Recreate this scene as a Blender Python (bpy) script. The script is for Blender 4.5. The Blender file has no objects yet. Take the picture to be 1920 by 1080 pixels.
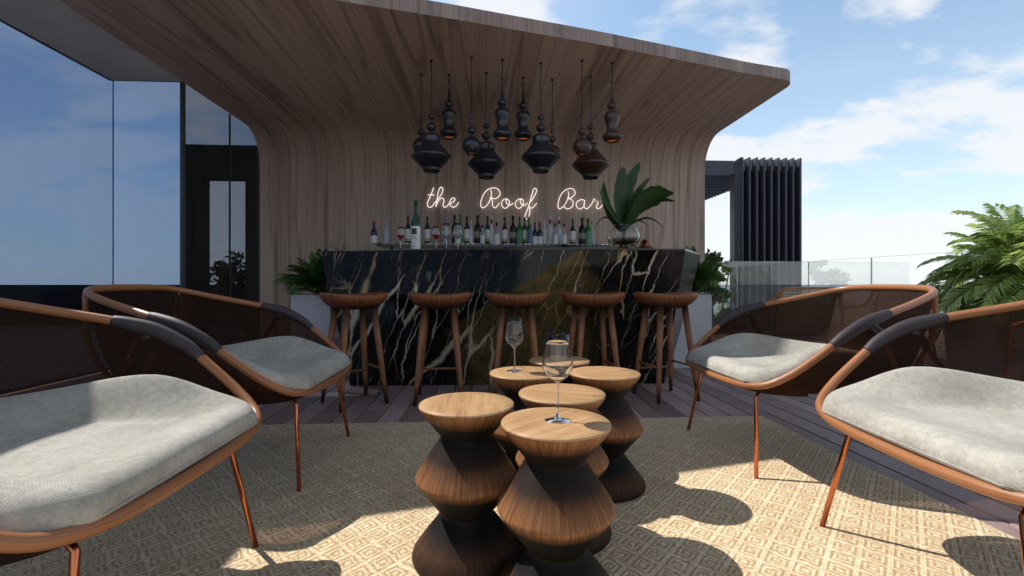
import bpy, bmesh, math, random
from mathutils import Vector, Matrix
R = math.radians
random.seed(7)
scene = bpy.context.scene
COL = scene.collection
PI = math.pi

# ------------------------------------------------------------ helpers
def tag(o, label=None, cat=None, group=None, kind=None):
    if label: o['label'] = label
    if cat: o['category'] = cat
    if group: o['group'] = group
    if kind: o['kind'] = kind
    return o

def thing(name, label, cat, loc=(0, 0, 0), rz=0, group=None):
    o = bpy.data.objects.new(name, None)
    o.empty_display_size = .1
    COL.objects.link(o)
    o.location = loc
    o.rotation_euler = (0, 0, rz)
    return tag(o, label, cat, group)

def copy_tree(o, parent=None):
    c = o.copy()
    COL.objects.link(c)
    if parent: c.parent = parent
    for ch in list(o.children):
        copy_tree(ch, c)
    return c

def catmull(pts, n=8, closed=False):
    P = [Vector(p) for p in pts]
    out = []
    m = len(P)
    rng = range(m) if closed else range(m - 1)
    for i in rng:
        if closed:
            a, b, c, d = P[(i - 1) % m], P[i], P[(i + 1) % m], P[(i + 2) % m]
        else:
            a = P[i - 1] if i > 0 else P[0] * 2 - P[1]
            b, c = P[i], P[i + 1]
            d = P[i + 2] if i + 2 < m else P[-1] * 2 - P[-2]
        for k in range(n):
            t = k / n
            out.append(.5 * ((2 * b) + (c - a) * t + (2 * a - 5 * b + 4 * c - d) * t * t + (3 * b - a - 3 * c + d) * t ** 3))
    if not closed: out.append(P[-1].copy())
    return out

class MB:
    def __init__(s):
        s.bm = bmesh.new()
        s.uv = s.bm.loops.layers.uv.new('UVMap')
        s.col = s.bm.loops.layers.float_color.new('var')
    def face(s, vs, uvs=None, col=None, smooth=False):
        try: f = s.bm.faces.new(vs)
        except ValueError: return None
        f.smooth = smooth
        for i, l in enumerate(f.loops):
            if uvs: l[s.uv].uv = uvs[i]
            l[s.col] = (col, col, col, 1) if col is not None else (.5, .5, .5, 1)
        return f
    def v(s, p): return s.bm.verts.new(p)
    def poly(s, pts, uvs=None, col=None):
        return s.face([s.v(p) for p in pts], uvs, col)
    def box(s, a, b, M=None, col=None):
        x0, y0, z0 = a; x1, y1, z1 = b
        c = [(x0, y0, z0), (x1, y0, z0), (x1, y1, z0), (x0, y1, z0), (x0, y0, z1), (x1, y0, z1), (x1, y1, z1), (x0, y1, z1)]
        if M: c = [M @ Vector(p) for p in c]
        v = [s.v(p) for p in c]
        for f in ((0, 3, 2, 1), (4, 5, 6, 7), (0, 1, 5, 4), (1, 2, 6, 5), (2, 3, 7, 6), (3, 0, 4, 7)):
            uvs = []
            for k in f:
                p = c[k]
                if f in ((0, 3, 2, 1), (4, 5, 6, 7)): uvs.append((p[0], p[1]))
                elif f in ((0, 1, 5, 4), (2, 3, 7, 6)): uvs.append((p[0], p[2]))
                else: uvs.append((p[1], p[2]))
            s.face([v[k] for k in f], uvs, col)
    def hexa(s, bot, top, col=None):
        v = [s.v(p) for p in list(bot) + list(top)]
        for f in ((3, 2, 1, 0), (4, 5, 6, 7), (0, 1, 5, 4), (1, 2, 6, 5), (2, 3, 7, 6), (3, 0, 4, 7)):
            s.face([v[k] for k in f], [(v[k].co.x + v[k].co.y, v[k].co.z) for k in f], col)
    def tube(s, pts, r, seg=10, closed=False, cap=True, flat=None, col=None):
        P = [Vector(p) for p in pts]
        n = len(P)
        T = []
        for i in range(n):
            if closed: t = P[(i + 1) % n] - P[(i - 1) % n]
            else: t = P[min(i + 1, n - 1)] - P[max(i - 1, 0)]
            T.append(t.normalized() if t.length > 1e-9 else Vector((0, 0, 1)))
        up = Vector((0, 0, 1)) if abs(T[0].z) < .9 else Vector((1, 0, 0))
        N = (up - T[0] * up.dot(T[0])).normalized()
        rings = []; L = 0
        for i in range(n):
            if flat is not None:
                u = Vector((0, 0, 1)); N = u - T[i] * u.dot(T[i])
                N = N.normalized() if N.length > 1e-3 else Vector((1, 0, 0))
            else:
                N = (N - T[i] * N.dot(T[i])).normalized()
            B = T[i].cross(N)
            rr = r(i / (n - 1)) if callable(r) else (r[i] if isinstance(r, (list, tuple)) else r)
            fy = flat(i / (n - 1)) if callable(flat) else (flat or 1)
            ring = [s.v(P[i] + N * (math.cos(a) * rr * fy) + B * (math.sin(a) * rr)) for a in [2 * PI * k / seg for k in range(seg)]]
            if i: L += (P[i] - P[i - 1]).length
            rings.append((ring, L))
        m = n if closed else n - 1
        for i in range(m):
            a, la = rings[i]; b, lb = rings[(i + 1) % n]
            if closed and i == n - 1: lb = la + (P[0] - P[-1]).length
            for k in range(seg):
                k2 = (k + 1) % seg
                s.face([a[k], a[k2], b[k2], b[k]], [(k / seg, la), ((k + 1) / seg, la), ((k + 1) / seg, lb), (k / seg, lb)], col, True)
        if cap and not closed:
            s.face(list(reversed(rings[0][0])), None, col)
            s.face(rings[-1][0], None, col)
    def lathe(s, prof, seg=32, c=(0, 0, 0), M=None, capb=False, capt=False, sx=1, sy=1, smooth=True, col=None):
        rings = []
        for r, z in prof:
            ring = []
            for k in range(seg):
                a = 2 * PI * k / seg
                p = Vector((c[0] + math.cos(a) * r * sx, c[1] + math.sin(a) * r * sy, c[2] + z))
                ring.append(s.v(M @ p if M else p))
            rings.append(ring)
        L = 0
        for i in range(len(rings) - 1):
            L2 = L + math.hypot(prof[i + 1][0] - prof[i][0], prof[i + 1][1] - prof[i][1])
            for k in range(seg):
                k2 = (k + 1) % seg
                s.face([rings[i][k], rings[i][k2], rings[i + 1][k2], rings[i + 1][k]],
                       [(k / seg, L), ((k + 1) / seg, L), ((k + 1) / seg, L2), (k / seg, L2)], col, smooth)
            L = L2
        if capb: s.face(list(reversed(rings[0])), None, col)
        if capt: s.face(rings[-1], None, col)
    def build(s, name, mat, parent=None, bevel=0, sub=0, flip=False, recalc=False, sharp=None):
        if recalc: bmesh.ops.recalc_face_normals(s.bm, faces=s.bm.faces)
        me = bpy.data.meshes.new(name)
        s.bm.to_mesh(me); s.bm.free()
        for m in (mat if isinstance(mat, (list, tuple)) else [mat]): me.materials.append(m)
        if sharp is not None:
            try: me.set_sharp_from_angle(angle=R(sharp))
            except Exception: pass
        o = bpy.data.objects.new(name, me)
        COL.objects.link(o)
        if parent: o.parent = parent
        if bevel:
            b = o.modifiers.new('bevel', 'BEVEL'); b.width = bevel; b.segments = 2; b.limit_method = 'ANGLE'
        if sub:
            b = o.modifiers.new('sub', 'SUBSURF'); b.levels = sub; b.render_levels = sub
        return o

# ------------------------------------------------------------ materials
class NT:
    def __init__(s, name):
        s.m = bpy.data.materials.new(name); s.m.use_nodes = True
        s.t = s.m.node_tree; s.t.nodes.clear()
        s.out = s.t.nodes.new('ShaderNodeOutputMaterial')
    def n(s, typ, **kw):
        nd = s.t.nodes.new('ShaderNode' + typ)
        for k, v in kw.items():
            if k.startswith('i_'):
                key = k[2:].replace('_', ' ')
                inp = nd.inputs[int(key)] if key.isdigit() else nd.inputs[key]
                if hasattr(v, 'links') or isinstance(v, bpy.types.NodeSocket): s.t.links.new(v, inp)
                else: inp.default_value = v
            else: setattr(nd, k, v)
        return nd
    def l(s, a, b): s.t.links.new(a, b)
    def math(s, op, a, b=0., c=None):
        nd = s.t.nodes.new('ShaderNodeMath'); nd.operation = op
        for i, v in enumerate((a, b) if c is None else (a, b, c)):
            if isinstance(v, bpy.types.NodeSocket): s.t.links.new(v, nd.inputs[i])
            else: nd.inputs[i].default_value = v
        return nd.outputs[0]
    def ramp(s, fac, stops, interp='LINEAR'):
        nd = s.t.nodes.new('ShaderNodeValToRGB'); cr = nd.color_ramp; cr.interpolation = interp
        while len(cr.elements) > 1: cr.elements.remove(cr.elements[0])
        cr.elements[0].position = stops[0][0]; cr.elements[0].color = (*stops[0][1], 1) if len(stops[0][1]) == 3 else stops[0][1]
        for p, c in stops[1:]:
            e = cr.elements.new(p); e.color = (*c, 1) if len(c) == 3 else c
        s.t.links.new(fac, nd.inputs[0]); return nd.outputs[0]
    def mix(s, fac, a, b, mode='MIX'):
        nd = s.t.nodes.new('ShaderNodeMix'); nd.data_type = 'RGBA'; nd.blend_type = mode
        for inp, v in ((nd.inputs[0], fac), (nd.inputs[6], a), (nd.inputs[7], b)):
            if isinstance(v, bpy.types.NodeSocket): s.t.links.new(v, inp)
            elif isinstance(v, (int, float)): inp.default_value = v
            else: inp.default_value = (*v, 1) if len(v) == 3 else v
        return nd.outputs[2]
    def coord(s, which='Object', scale=(1, 1, 1), loc=(0, 0, 0), rot=(0, 0, 0)):
        tc = s.n('TexCoord'); mp = s.n('Mapping')
        mp.inputs['Scale'].default_value = scale; mp.inputs['Location'].default_value = loc; mp.inputs['Rotation'].default_value = rot
        s.l(tc.outputs[which], mp.inputs[0]); return mp.outputs[0]
    def noise(s, vec, scale=5, detail=4, rough=.55, dist=0.):
        nd = s.n('TexNoise'); s.l(vec, nd.inputs['Vector'])
        nd.inputs['Scale'].default_value = scale; nd.inputs['Detail'].default_value = detail
        nd.inputs['Roughness'].default_value = rough; nd.inputs['Distortion'].default_value = dist
        return nd.outputs['Fac']
    def bsdf(s, color, rough=.5, metal=0., bump=None, bstr=.2, bdist=.01, **kw):
        b = s.n('BsdfPrincipled')
        for key, v in dict(kw, **{'Base Color': color, 'Roughness': rough, 'Metallic': metal}).items():
            key = key.replace('_', ' ')
            if isinstance(v, bpy.types.NodeSocket): s.l(v, b.inputs[key])
            elif isinstance(v, (tuple, list)) and len(v) == 3 and b.inputs[key].type == 'RGBA': b.inputs[key].default_value = (*v, 1)
            else: b.inputs[key].default_value = v
        if bump is not None:
            bp = s.n('Bump'); bp.inputs['Strength'].default_value = bstr; bp.inputs['Distance'].default_value = bdist
            s.l(bump, bp.inputs['Height']); s.l(bp.outputs[0], b.inputs['Normal'])
        s.l(b.outputs[0], s.out.inputs[0]); return b

def simple(name, color, rough=.5, metal=0., nscale=0, namp=.25, **kw):
    t = NT(name)
    if nscale:
        f = t.noise(t.coord('Object'), nscale, 4)
        c = t.mix(f, tuple(x * (1 - namp) for x in color), tuple(min(1, x * (1 + namp)) for x in color))
    else: c = color
    t.bsdf(c, rough, metal, **kw); return t.m

def wood_mat(name, dark, mid, light, us=1., vs=1., rough=.5, plank=0., coat=0., contrast=1., coord='UV', bstr=.15, lw_=.17, rn=14., pv=.22):
    """veneer: u across the grain, v along it"""
    t = NT(name)
    base = t.coord(coord)
    sep = t.n('SeparateXYZ'); t.l(base, sep.inputs[0])
    u, v = sep.outputs[0], sep.outputs[1]
    if plank:
        pid = t.math('FLOOR', t.math('DIVIDE', u, plank))
        wn = t.n('TexWhiteNoise', noise_dimensions='1D'); t.l(pid, wn.inputs['W'])
        off = t.math('MULTIPLY', wn.outputs['Value'], 17.)
        v = t.math('ADD', v, off)
    cb = t.n('CombineXYZ'); t.l(t.math('MULTIPLY', u, us), cb.inputs[0]); t.l(t.math('MULTIPLY', v, vs), cb.inputs[1])
    if plank: t.l(off, cb.inputs[2])
    w = t.n('VectorMath', operation='MULTIPLY'); t.l(cb.outputs[0], w.inputs[0]); w.inputs[1].default_value = (2.4, .10, 1)
    big = t.noise(w.outputs[0], 1.0, 2, .45, .1)
    rings = t.math('ADD', t.math('MULTIPLY', big, rn), t.math('MULTIPLY', cb and t.math('MULTIPLY', u, us), 3.))
    fr = t.math('FRACT', rings)
    tri = t.math('ABSOLUTE', t.math('SUBTRACT', fr, .5))           # 0..0.5
    line = t.math('MULTIPLY', t.math('MINIMUM', t.math('MULTIPLY', tri, 5.), 1.), 1.)
    w2 = t.n('VectorMath', operation='MULTIPLY'); t.l(cb.outputs[0], w2.inputs[0]); w2.inputs[1].default_value = (55, .7, 1)
    fine = t.noise(w2.outputs[0], 1.0, 5, .7)
    w3 = t.n('VectorMath', operation='MULTIPLY'); t.l(cb.outputs[0], w3.inputs[0]); w3.inputs[1].default_value = (7, .3, 1)
    band = t.noise(w3.outputs[0], 1.0, 3, .6)
    val = t.math('ADD', t.math('ADD', t.math('MULTIPLY', line, lw_), t.math('MULTIPLY', fine, .62)), t.math('MULTIPLY', band, .30))
    if plank:
        val = t.math('ADD', val, t.math('MULTIPLY', t.math('SUBTRACT', wn.outputs['Value'], .5), pv))
    a, b = .5 - .28 / contrast + .1, .5 + .28 / contrast + .1
    c = t.ramp(val, [(max(0, a), dark), ((a + b) / 2, mid), (min(1, b), light)])
    t.bsdf(c, rough, bump=fine, bstr=bstr, bdist=.003, Coat_Weight=coat, Coat_Roughness=.2)
    return t.m

M = {}
M['canopy'] = wood_mat('walnut_veneer', (.23, .162, .122), (.50, .380, .30), (.69, .565, .465), 1., 1., .6, plank=.235, lw_=.17, rn=12., pv=.20)
M['fascia'] = wood_mat('walnut_edge', (.15, .11, .092), (.29, .22, .19), (.44, .35, .30), 2.2, 1., .55, plank=.11)
M['chairwood'] = wood_mat('bent_wood', (.20, .070, .028), (.36, .145, .058), (.52, .25, .11), 3., 3., .38, coat=.15)
M['stoolwood'] = None

def burnt_wood(name, bands, dark, mid, light, zs=1., nz=.05, rough=.42):
    """wood with a burnt finish whose darkness follows the height of the turned form"""
    t = NT(name)
    co = t.coord('Object'); sp = t.n('SeparateXYZ'); t.l(co, sp.inputs[0])
    ang = t.math('ARCTAN2', sp.outputs[1], sp.outputs[0])
    cb = t.n('CombineXYZ'); t.l(t.math('MULTIPLY', t.math('SINE', ang), 9.), cb.inputs[0]); t.l(t.math('MULTIPLY', t.math('COSINE', ang), 9.), cb.inputs[1]); t.l(t.math('MULTIPLY', sp.outputs[2], 2.2), cb.inputs[2])
    g = t.noise(cb.outputs[0], 1.8, 6, .72)
    g2 = t.noise(cb.outputs[0], 7., 4, .7)
    soft = t.noise(co, 9., 3, .6)
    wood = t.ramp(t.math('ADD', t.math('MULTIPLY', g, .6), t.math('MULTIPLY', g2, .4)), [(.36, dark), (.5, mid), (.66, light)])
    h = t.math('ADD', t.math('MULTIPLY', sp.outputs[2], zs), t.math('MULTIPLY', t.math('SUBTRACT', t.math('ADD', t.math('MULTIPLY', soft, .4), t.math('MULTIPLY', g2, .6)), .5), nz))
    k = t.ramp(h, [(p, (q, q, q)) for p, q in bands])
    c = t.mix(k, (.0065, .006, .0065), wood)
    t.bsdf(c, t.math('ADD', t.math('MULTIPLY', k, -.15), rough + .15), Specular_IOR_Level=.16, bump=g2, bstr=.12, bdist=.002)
    return t.m
M['table_side'] = burnt_wood('burnt_oak', [(.0, .02), (.055, .20), (.10, .0), (.15, .0), (.215, .0), (.238, .45), (.25, .95), (.275, .66), (.318, .07), (.375, .0), (.415, .02), (.45, .75), (.47, 1)], (.15, .055, .022), (.31, .135, .055), (.48, .25, .115))
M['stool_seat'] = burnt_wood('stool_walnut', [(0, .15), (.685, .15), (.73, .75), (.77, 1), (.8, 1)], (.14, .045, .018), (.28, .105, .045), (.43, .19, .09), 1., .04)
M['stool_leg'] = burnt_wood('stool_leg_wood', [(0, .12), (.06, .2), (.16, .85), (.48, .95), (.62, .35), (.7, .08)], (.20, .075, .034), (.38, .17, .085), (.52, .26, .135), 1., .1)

# light table tops
t = NT('oak_top')
co = t.coord('Object', rot=(0, 0, R(62)))
w = t.n('VectorMath', operation='MULTIPLY'); t.l(co, w.inputs[0]); w.inputs[1].default_value = (55, 4, 1)
f1 = t.noise(w.outputs[0], 1, 6, .7, .2)
w = t.n('VectorMath', operation='MULTIPLY'); t.l(co, w.inputs[0]); w.inputs[1].default_value = (14, 1.4, 1)
f2 = t.noise(w.outputs[0], 1, 3, .5, .4)
v = t.math('ADD', t.math('MULTIPLY', f1, .6), t.math('MULTIPLY', f2, .4))
c = t.ramp(v, [(.34, (.26, .13, .055)), (.46, (.47, .27, .125)), (.62, (.60, .37, .185))])
wr = t.noise(t.coord('Object'), 11, 4, .6)
c = t.mix(t.math('MULTIPLY', t.math('MAXIMUM', t.math('SUBTRACT', wr, .50), 0.), 1.6), c, (.30, .16, .07))
t.bsdf(c, t.math('ADD', t.math('MULTIPLY', wr, .35), .26), bump=f1, bstr=.12, bdist=.002); M['table_top'] = t.m

# deck
t = NT('deck_boards')
uv = t.coord('UV'); at = t.n('Attribute', attribute_name='var')
sp = t.n('SeparateXYZ'); t.l(uv, sp.inputs[0])
cb = t.n('CombineXYZ'); t.l(sp.outputs[0], cb.inputs[0]); t.l(sp.outputs[1], cb.inputs[1]); t.l(t.math('MULTIPLY', at.outputs['Fac'], 50.), cb.inputs[2])
w = t.n('VectorMath', operation='MULTIPLY'); t.l(cb.outputs[0], w.inputs[0]); w.inputs[1].default_value = (90, 5, 1)
f1 = t.noise(w.outputs[0], 1, 6, .7, .3)
w = t.n('VectorMath', operation='MULTIPLY'); t.l(cb.outputs[0], w.inputs[0]); w.inputs[1].default_value = (12, 1.6, 1)
f2 = t.noise(w.outputs[0], 1, 4, .6, 1.2)
knots = t.math('ABSOLUTE', t.math('SUBTRACT', t.math('FRACT', t.math('MULTIPLY', f2, 9.)), .5))
v = t.math('ADD', t.math('ADD', t.math('MULTIPLY', f1, .5), t.math('MULTIPLY', f2, .25)), t.math('ADD', t.math('MULTIPLY', knots, .2), t.math('MULTIPLY', at.outputs['Fac'], .32)))
c = t.ramp(v, [(.35, (.18, .112, .104)), (.6, (.38, .255, .235)), (.85, (.56, .40, .36))])
rg = t.math('ADD', t.math('MULTIPLY', f1, .35), .34)
t.bsdf(c, rg, bump=f1, bstr=.3, bdist=.004); M['deck'] = t.m
M['deck_gap'] = simple('deck_gap', (.008, .007, .007), .9)

# rug
t = NT('woven_rug')
co = t.coord('Object')
wob = t.noise(co, 14, 3, .55)
sp = t.n('SeparateXYZ'); t.l(co, sp.inputs[0])
S = .104
jx = t.math('MULTIPLY', t.math('SUBTRACT', wob, .5), .032)
u_ = t.math('DIVIDE', t.math('ADD', sp.outputs[0], jx), S); v_ = t.math('DIVIDE', t.math('ADD', sp.outputs[1], jx), S * 1.05)
fx = t.math('ABSOLUTE', t.math('SUBTRACT', t.math('FRACT', u_), .5)); fy = t.math('ABSOLUTE', t.math('SUBTRACT', t.math('FRACT', v_), .5))
d1 = t.math('ADD', fx, fy)
chk = t.math('MODULO', t.math('ADD', t.math('FLOOR', u_), t.math('FLOOR', v_)), 2.)
dist = t.math('ABSOLUTE', t.math('SUBTRACT', d1, .5))
st = t.math('SINE', t.math('MULTIPLY', t.math('ADD', dist, t.math('MULTIPLY', wob, .02)), 2 * PI * 5.0))
# broken weave : yarn cells
vor = t.n('TexVoronoi'); vor.inputs['Scale'].default_value = 1.
w = t.n('VectorMath', operation='MULTIPLY'); t.l(co, w.inputs[0]); w.inputs[1].default_value = (150, 95, 1); t.l(w.outputs[0], vor.inputs['Vector'])
yn = t.noise(w.outputs[0], .8, 2, .5)
line = t.math('SMOOTHSTEP', st, 0.1, .9) if False else t.math('MULTIPLY', t.math('ADD', st, 1.), .5)
brk = t.noise(co, 55, 2, .5)
lm = t.math('ADD', .04, t.math('MULTIPLY', t.noise(co, 7, 4, .65), .44))
v = t.math('ADD', t.math('MULTIPLY', line, lm), t.math('MULTIPLY', t.math('ADD', t.math('MULTIPLY', yn, 1.2), t.math('MULTIPLY', brk, .9)), .42))
big = t.noise(co, 1.6, 3, .5)
v = t.math('ADD', v, t.math('MULTIPLY', t.math('SUBTRACT', big, .5), .12))
c = t.ramp(v, [(.28, (.35, .21, .10)), (.53, (.60, .415, .22)), (.80, (.92, .77, .53))])
hgt = t.math('ADD', t.math('MULTIPLY', line, .6), t.math('MULTIPLY', yn, .7))
t.bsdf(c, .95, bump=hgt, bstr=.55, bdist=.006, Sheen_Weight=.15); M['rug'] = t.m

# marble
def marble(nm, gold):  # gold: paints a reflection of the sunlit floor into the base colour
    t = NT(nm)
    co = t.coord('Object')
    sp = t.n('SeparateXYZ'); t.l(co, sp.inputs[0])
    shx = t.math('SUBTRACT', sp.outputs[0], t.math('MULTIPLY', sp.outputs[2], .34))
    cb = t.n('CombineXYZ'); t.l(shx, cb.inputs[0]); t.l(t.math('MULTIPLY', sp.outputs[2], .24), cb.inputs[2]); t.l(t.math('MULTIPLY', sp.outputs[1], .2), cb.inputs[1])
    co2 = cb.outputs[0]
    wn = t.n('TexNoise'); t.l(co, wn.inputs['Vector']); wn.inputs['Scale'].default_value = 4.5; wn.inputs['Detail'].default_value = 5; wn.inputs['Roughness'].default_value = .6
    wv = t.n('VectorMath', operation='MULTIPLY_ADD'); t.l(wn.outputs['Color'], wv.inputs[0]); wv.inputs[1].default_value = (.13, .0, .05); t.l(co2, wv.inputs[2])
    def vein(scale, sx, thick, seed, mscale, mlo, mhi):
        mp = t.n('Mapping'); t.l(wv.outputs[0], mp.inputs[0]); mp.inputs['Scale'].default_value = (sx, 1., 1.); mp.inputs['Location'].default_value = (seed, seed * 2, seed)
        vo = t.n('TexVoronoi', feature='DISTANCE_TO_EDGE'); t.l(mp.outputs[0], vo.inputs['Vector']); vo.inputs['Scale'].default_value = scale
        mk = t.n('TexNoise'); t.l(co, mk.inputs['Vector']); mk.inputs['Scale'].default_value = mscale; mk.inputs['Detail'].default_value = 3
        mr = t.n('MapRange'); t.l(mk.outputs['Fac'], mr.inputs[0]); mr.inputs[1].default_value = mlo; mr.inputs[2].default_value = mhi
        th = t.math('MULTIPLY', mr.outputs[0], thick)
        q = t.math('DIVIDE', vo.outputs['Distance'], t.math('ADD', th, .0006))
        return t.math('MULTIPLY', t.math('SUBTRACT', 1., t.math('MINIMUM', q, 1.)), t.math('MINIMUM', t.math('MULTIPLY', mr.outputs[0], 3.), 1.))
    v1 = vein(2.3, 1.2, .045, 3.1, 1.6, .40, .80)
    v2 = vein(5.2, 1.25, .038, 7.7, 2.2, .40, .72)
    v3 = vein(10., 1.25, .035, 1.3, 3.5, .42, .72)
    base = t.ramp(t.noise(co, 5, 6, .65), [(.35, (.0035, .0035, .004)), (.6, (.012, .012, .012)), (.75, (.026, .024, .021))])
    sp1 = t.noise(co, 34, 3, .7)
    base = t.mix(t.math('MULTIPLY', t.math('MAXIMUM', t.math('SUBTRACT', sp1, .66), 0.), 3.), base, (.28, .24, .19))
    vc = t.ramp(t.noise(co, 1.7, 2, .5), [(.35, (.34, .25, .16)), (.47, (.66, .44, .20)), (.58, (.70, .60, .45))])
    if gold:  # gold in the base colour imitates a reflection of the sunlit floor
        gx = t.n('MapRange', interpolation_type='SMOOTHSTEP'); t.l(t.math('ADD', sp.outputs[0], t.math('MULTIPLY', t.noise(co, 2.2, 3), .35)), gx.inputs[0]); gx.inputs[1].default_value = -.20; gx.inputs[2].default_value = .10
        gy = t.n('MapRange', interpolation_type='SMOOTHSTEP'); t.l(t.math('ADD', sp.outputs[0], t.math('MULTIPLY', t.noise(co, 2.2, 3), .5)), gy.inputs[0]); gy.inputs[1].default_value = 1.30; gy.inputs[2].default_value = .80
        refl_gold = t.ramp(t.noise(co, 7, 5, .65), [(.3, (.05, .038, .015)), (.55, (.13, .095, .036)), (.75, (.22, .12, .045))])
        base = t.mix(t.math('MULTIPLY', gx.outputs[0], gy.outputs[0]), base, refl_gold)
    c = t.mix(t.math('MULTIPLY', v3, .55), base, (.25, .21, .17))
    c = t.mix(t.math('MULTIPLY', v2, .8), c, vc)
    c = t.mix(v1, c, vc)
    t.bsdf(c, .08, Specular_IOR_Level=.26); return t.m
M['marble'] = marble('black_marble', False)
M['marble_reflection'] = marble('marble_gold_reflection', True)

# fabrics
t = NT('cushion_weave')
co = t.coord('UV'); sp = t.n('SeparateXYZ'); t.l(co, sp.inputs[0])
sx = t.math('SINE', t.math('MULTIPLY', sp.outputs[0], 2 * PI * 170)); sy = t.math('SINE', t.math('MULTIPLY', sp.outputs[1], 2 * PI * 170))
ww = t.math('MULTIPLY', sx, sy); nz = t.noise(t.coord('Object'), 60, 4, .7); nl = t.noise(t.coord('Object'), 5, 3, .6)
v = t.math('ADD', t.math('ADD', t.math('MULTIPLY', ww, .05), .25), t.math('ADD', t.math('MULTIPLY', nz, .50), t.math('MULTIPLY', t.math('SUBTRACT', nl, .5), .50)))
c = t.ramp(v, [(.2, (.20, .182, .145)), (.5, (.44, .412, .35)), (.8, (.70, .665, .59))])
t.bsdf(c, .95, bump=t.math('ADD', t.math('MULTIPLY', ww, .5), t.math('ADD', t.math('MULTIPLY', nz, .8), t.math('MULTIPLY', nl, 3.))), bstr=.35, bdist=.004, Sheen_Weight=.2); M['cushion'] = t.m

t = NT('sling_mesh')
co = t.coord('UV'); sp = t.n('SeparateXYZ'); t.l(co, sp.inputs[0])
nz = t.noise(t.coord('Object'), 320, 2, .6); nl = t.noise(t.coord('Object'), 6, 3)
c = t.ramp(nz, [(.35, (.012, .006, .004)), (.62, (.042, .019, .012))])
b = t.bsdf(c, .85, Specular_IOR_Level=.15, bump=nz, bstr=.4, bdist=.002)
tr = t.n('BsdfTransparent'); tr.inputs[0].default_value = (.66, .46, .37, 1)
ms = t.n('MixShader'); t.l(t.math('ADD', t.math('MULTIPLY', nz, .30), .68), ms.inputs[0]); t.l(tr.outputs[0], ms.inputs[1]); t.l(b.outputs[0], ms.inputs[2])
t.l(ms.outputs[0], t.out.inputs[0]); M['sling'] = t.m
M['leather'] = simple('arm_leather', (.048, .036, .040), .55, nscale=120, namp=.35)
M['copper'] = simple('copper_leg', (.62, .20, .09), .20, 1., nscale=14, namp=.15)
M['planter'] = simple('planter_resin', (.62, .63, .66), .5, nscale=8, namp=.06)
M['lampblack'] = simple('lamp_lacquer', (.016, .018, .024), .32, nscale=7, namp=.4, Coat_Weight=.3, Coat_Roughness=.25)
M['lampbrown'] = simple('lamp_brown_lacquer', (.055, .026, .02), .38, nscale=7, namp=.4, Coat_Weight=.2, Coat_Roughness=.3)
M['cord'] = simple('lamp_cord', (.02, .012, .02), .7)
M['rim'] = simple('lamp_rim', (.09, .09, .10), .4, .6)
def emis(name, c, s):
    t = NT(name); e = t.n('Emission'); e.inputs[0].default_value = (*c, 1); e.inputs[1].default_value = s
    t.l(e.outputs[0], t.out.inputs[0]); return t.m
M['neon'] = emis('neon_tube', (1., .87, .83), 1.2)
M['bulb'] = emis('lamp_bulb', (1., .30, .10), .16)

def glassy(name, tint, rough=0., ior=1.45, trans=1.):
    t = NT(name); t.bsdf(tint, rough, Transmission_Weight=trans, IOR=ior); return t.m
M['glass'] = glassy('wine_glass', (1, 1, 1))
M['wine'] = glassy('red_wine', (.55, .01, .02), 0, 1.33)
M['water'] = glassy('vase_water', (.55, .47, .30), .02, 1.33)
M['vase'] = glassy('vase_glass', (.93, .95, .95))
def pane(name, refl, tint, rtint=(1, 1, 1), rough=0.0, fres=.0):
    t = NT(name)
    g = t.n('BsdfGlossy'); g.inputs[0].default_value = (*rtint, 1); g.inputs['Roughness'].default_value = rough
    tr = t.n('BsdfTransparent'); tr.inputs[0].default_value = (*tint, 1)
    lw = t.n('LayerWeight'); lw.inputs[0].default_value = .35
    f = t.math('ADD', t.math('MULTIPLY', lw.outputs['Fresnel'], fres), refl)
    ms = t.n('MixShader'); t.l(f, ms.inputs[0]); t.l(tr.outputs[0], ms.inputs[1]); t.l(g.outputs[0], ms.inputs[2]); t.l(ms.outputs[0], t.out.inputs[0]); return t.m
M['window'] = pane('window_glass', .05, (.33, .39, .48), (.80, .90, 1.), .004, .06)
M['window_clear'] = pane('window_glass_screen', .05, (.30, .32, .36), (.85, .92, 1.), .01, .06)
M['rail'] = pane('balustrade_glass', .09, (.90, .915, .93), (.95, .97, 1.), .0, .12)
M['railedge'] = simple('glass_edge', (.30, .40, .42), .2)
M['joint'] = simple('glass_joint', (.10, .13, .15), .4)
M['mullion'] = simple('window_joint', (.10, .12, .14), .4, .5)
M['addeddark'] = simple('added_dark_surface', (.035, .028, .024), .8, nscale=2, namp=.3)
t = NT('concrete')
co = t.coord('Object'); f = t.noise(co, 3, 6, .7); g = t.noise(co, 42, 3, .75)
c = t.ramp(f, [(.3, (.66, .67, .65)), (.7, (.84, .85, .82))])
c = t.mix(t.math('MULTIPLY', t.math('MAXIMUM', t.math('SUBTRACT', g, .62), 0.), 6.), c, (.05, .055, .055))
t.bsdf(c, .85, bump=g, bstr=.4, bdist=.01); M['concrete'] = t.m
M['darkmetal'] = simple('dark_cladding', (.020, .022, .028), .5, nscale=3, namp=.3)
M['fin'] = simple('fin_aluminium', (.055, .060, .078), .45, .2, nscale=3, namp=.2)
M['finsunlit'] = simple('fin_lit_face', (.33, .33, .35), .6)  # fin colour made pale to imitate sunlight on the inner faces
M['bartop'] = simple('bar_top_stone', (.012, .010, .010), .12, nscale=10, namp=.5)
t = NT('bar_side'); 
co = t.coord('Object', scale=(1, 1, .35)); f = t.noise(co, 14, 6, .7)
c = t.ramp(f, [(.35, (.018, .010, .008)), (.65, (.07, .035, .026))]); t.bsdf(c, .22); M['barside'] = t.m
M['shelf'] = simple('shelf_black', (.008, .009, .012), .15)
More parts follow.
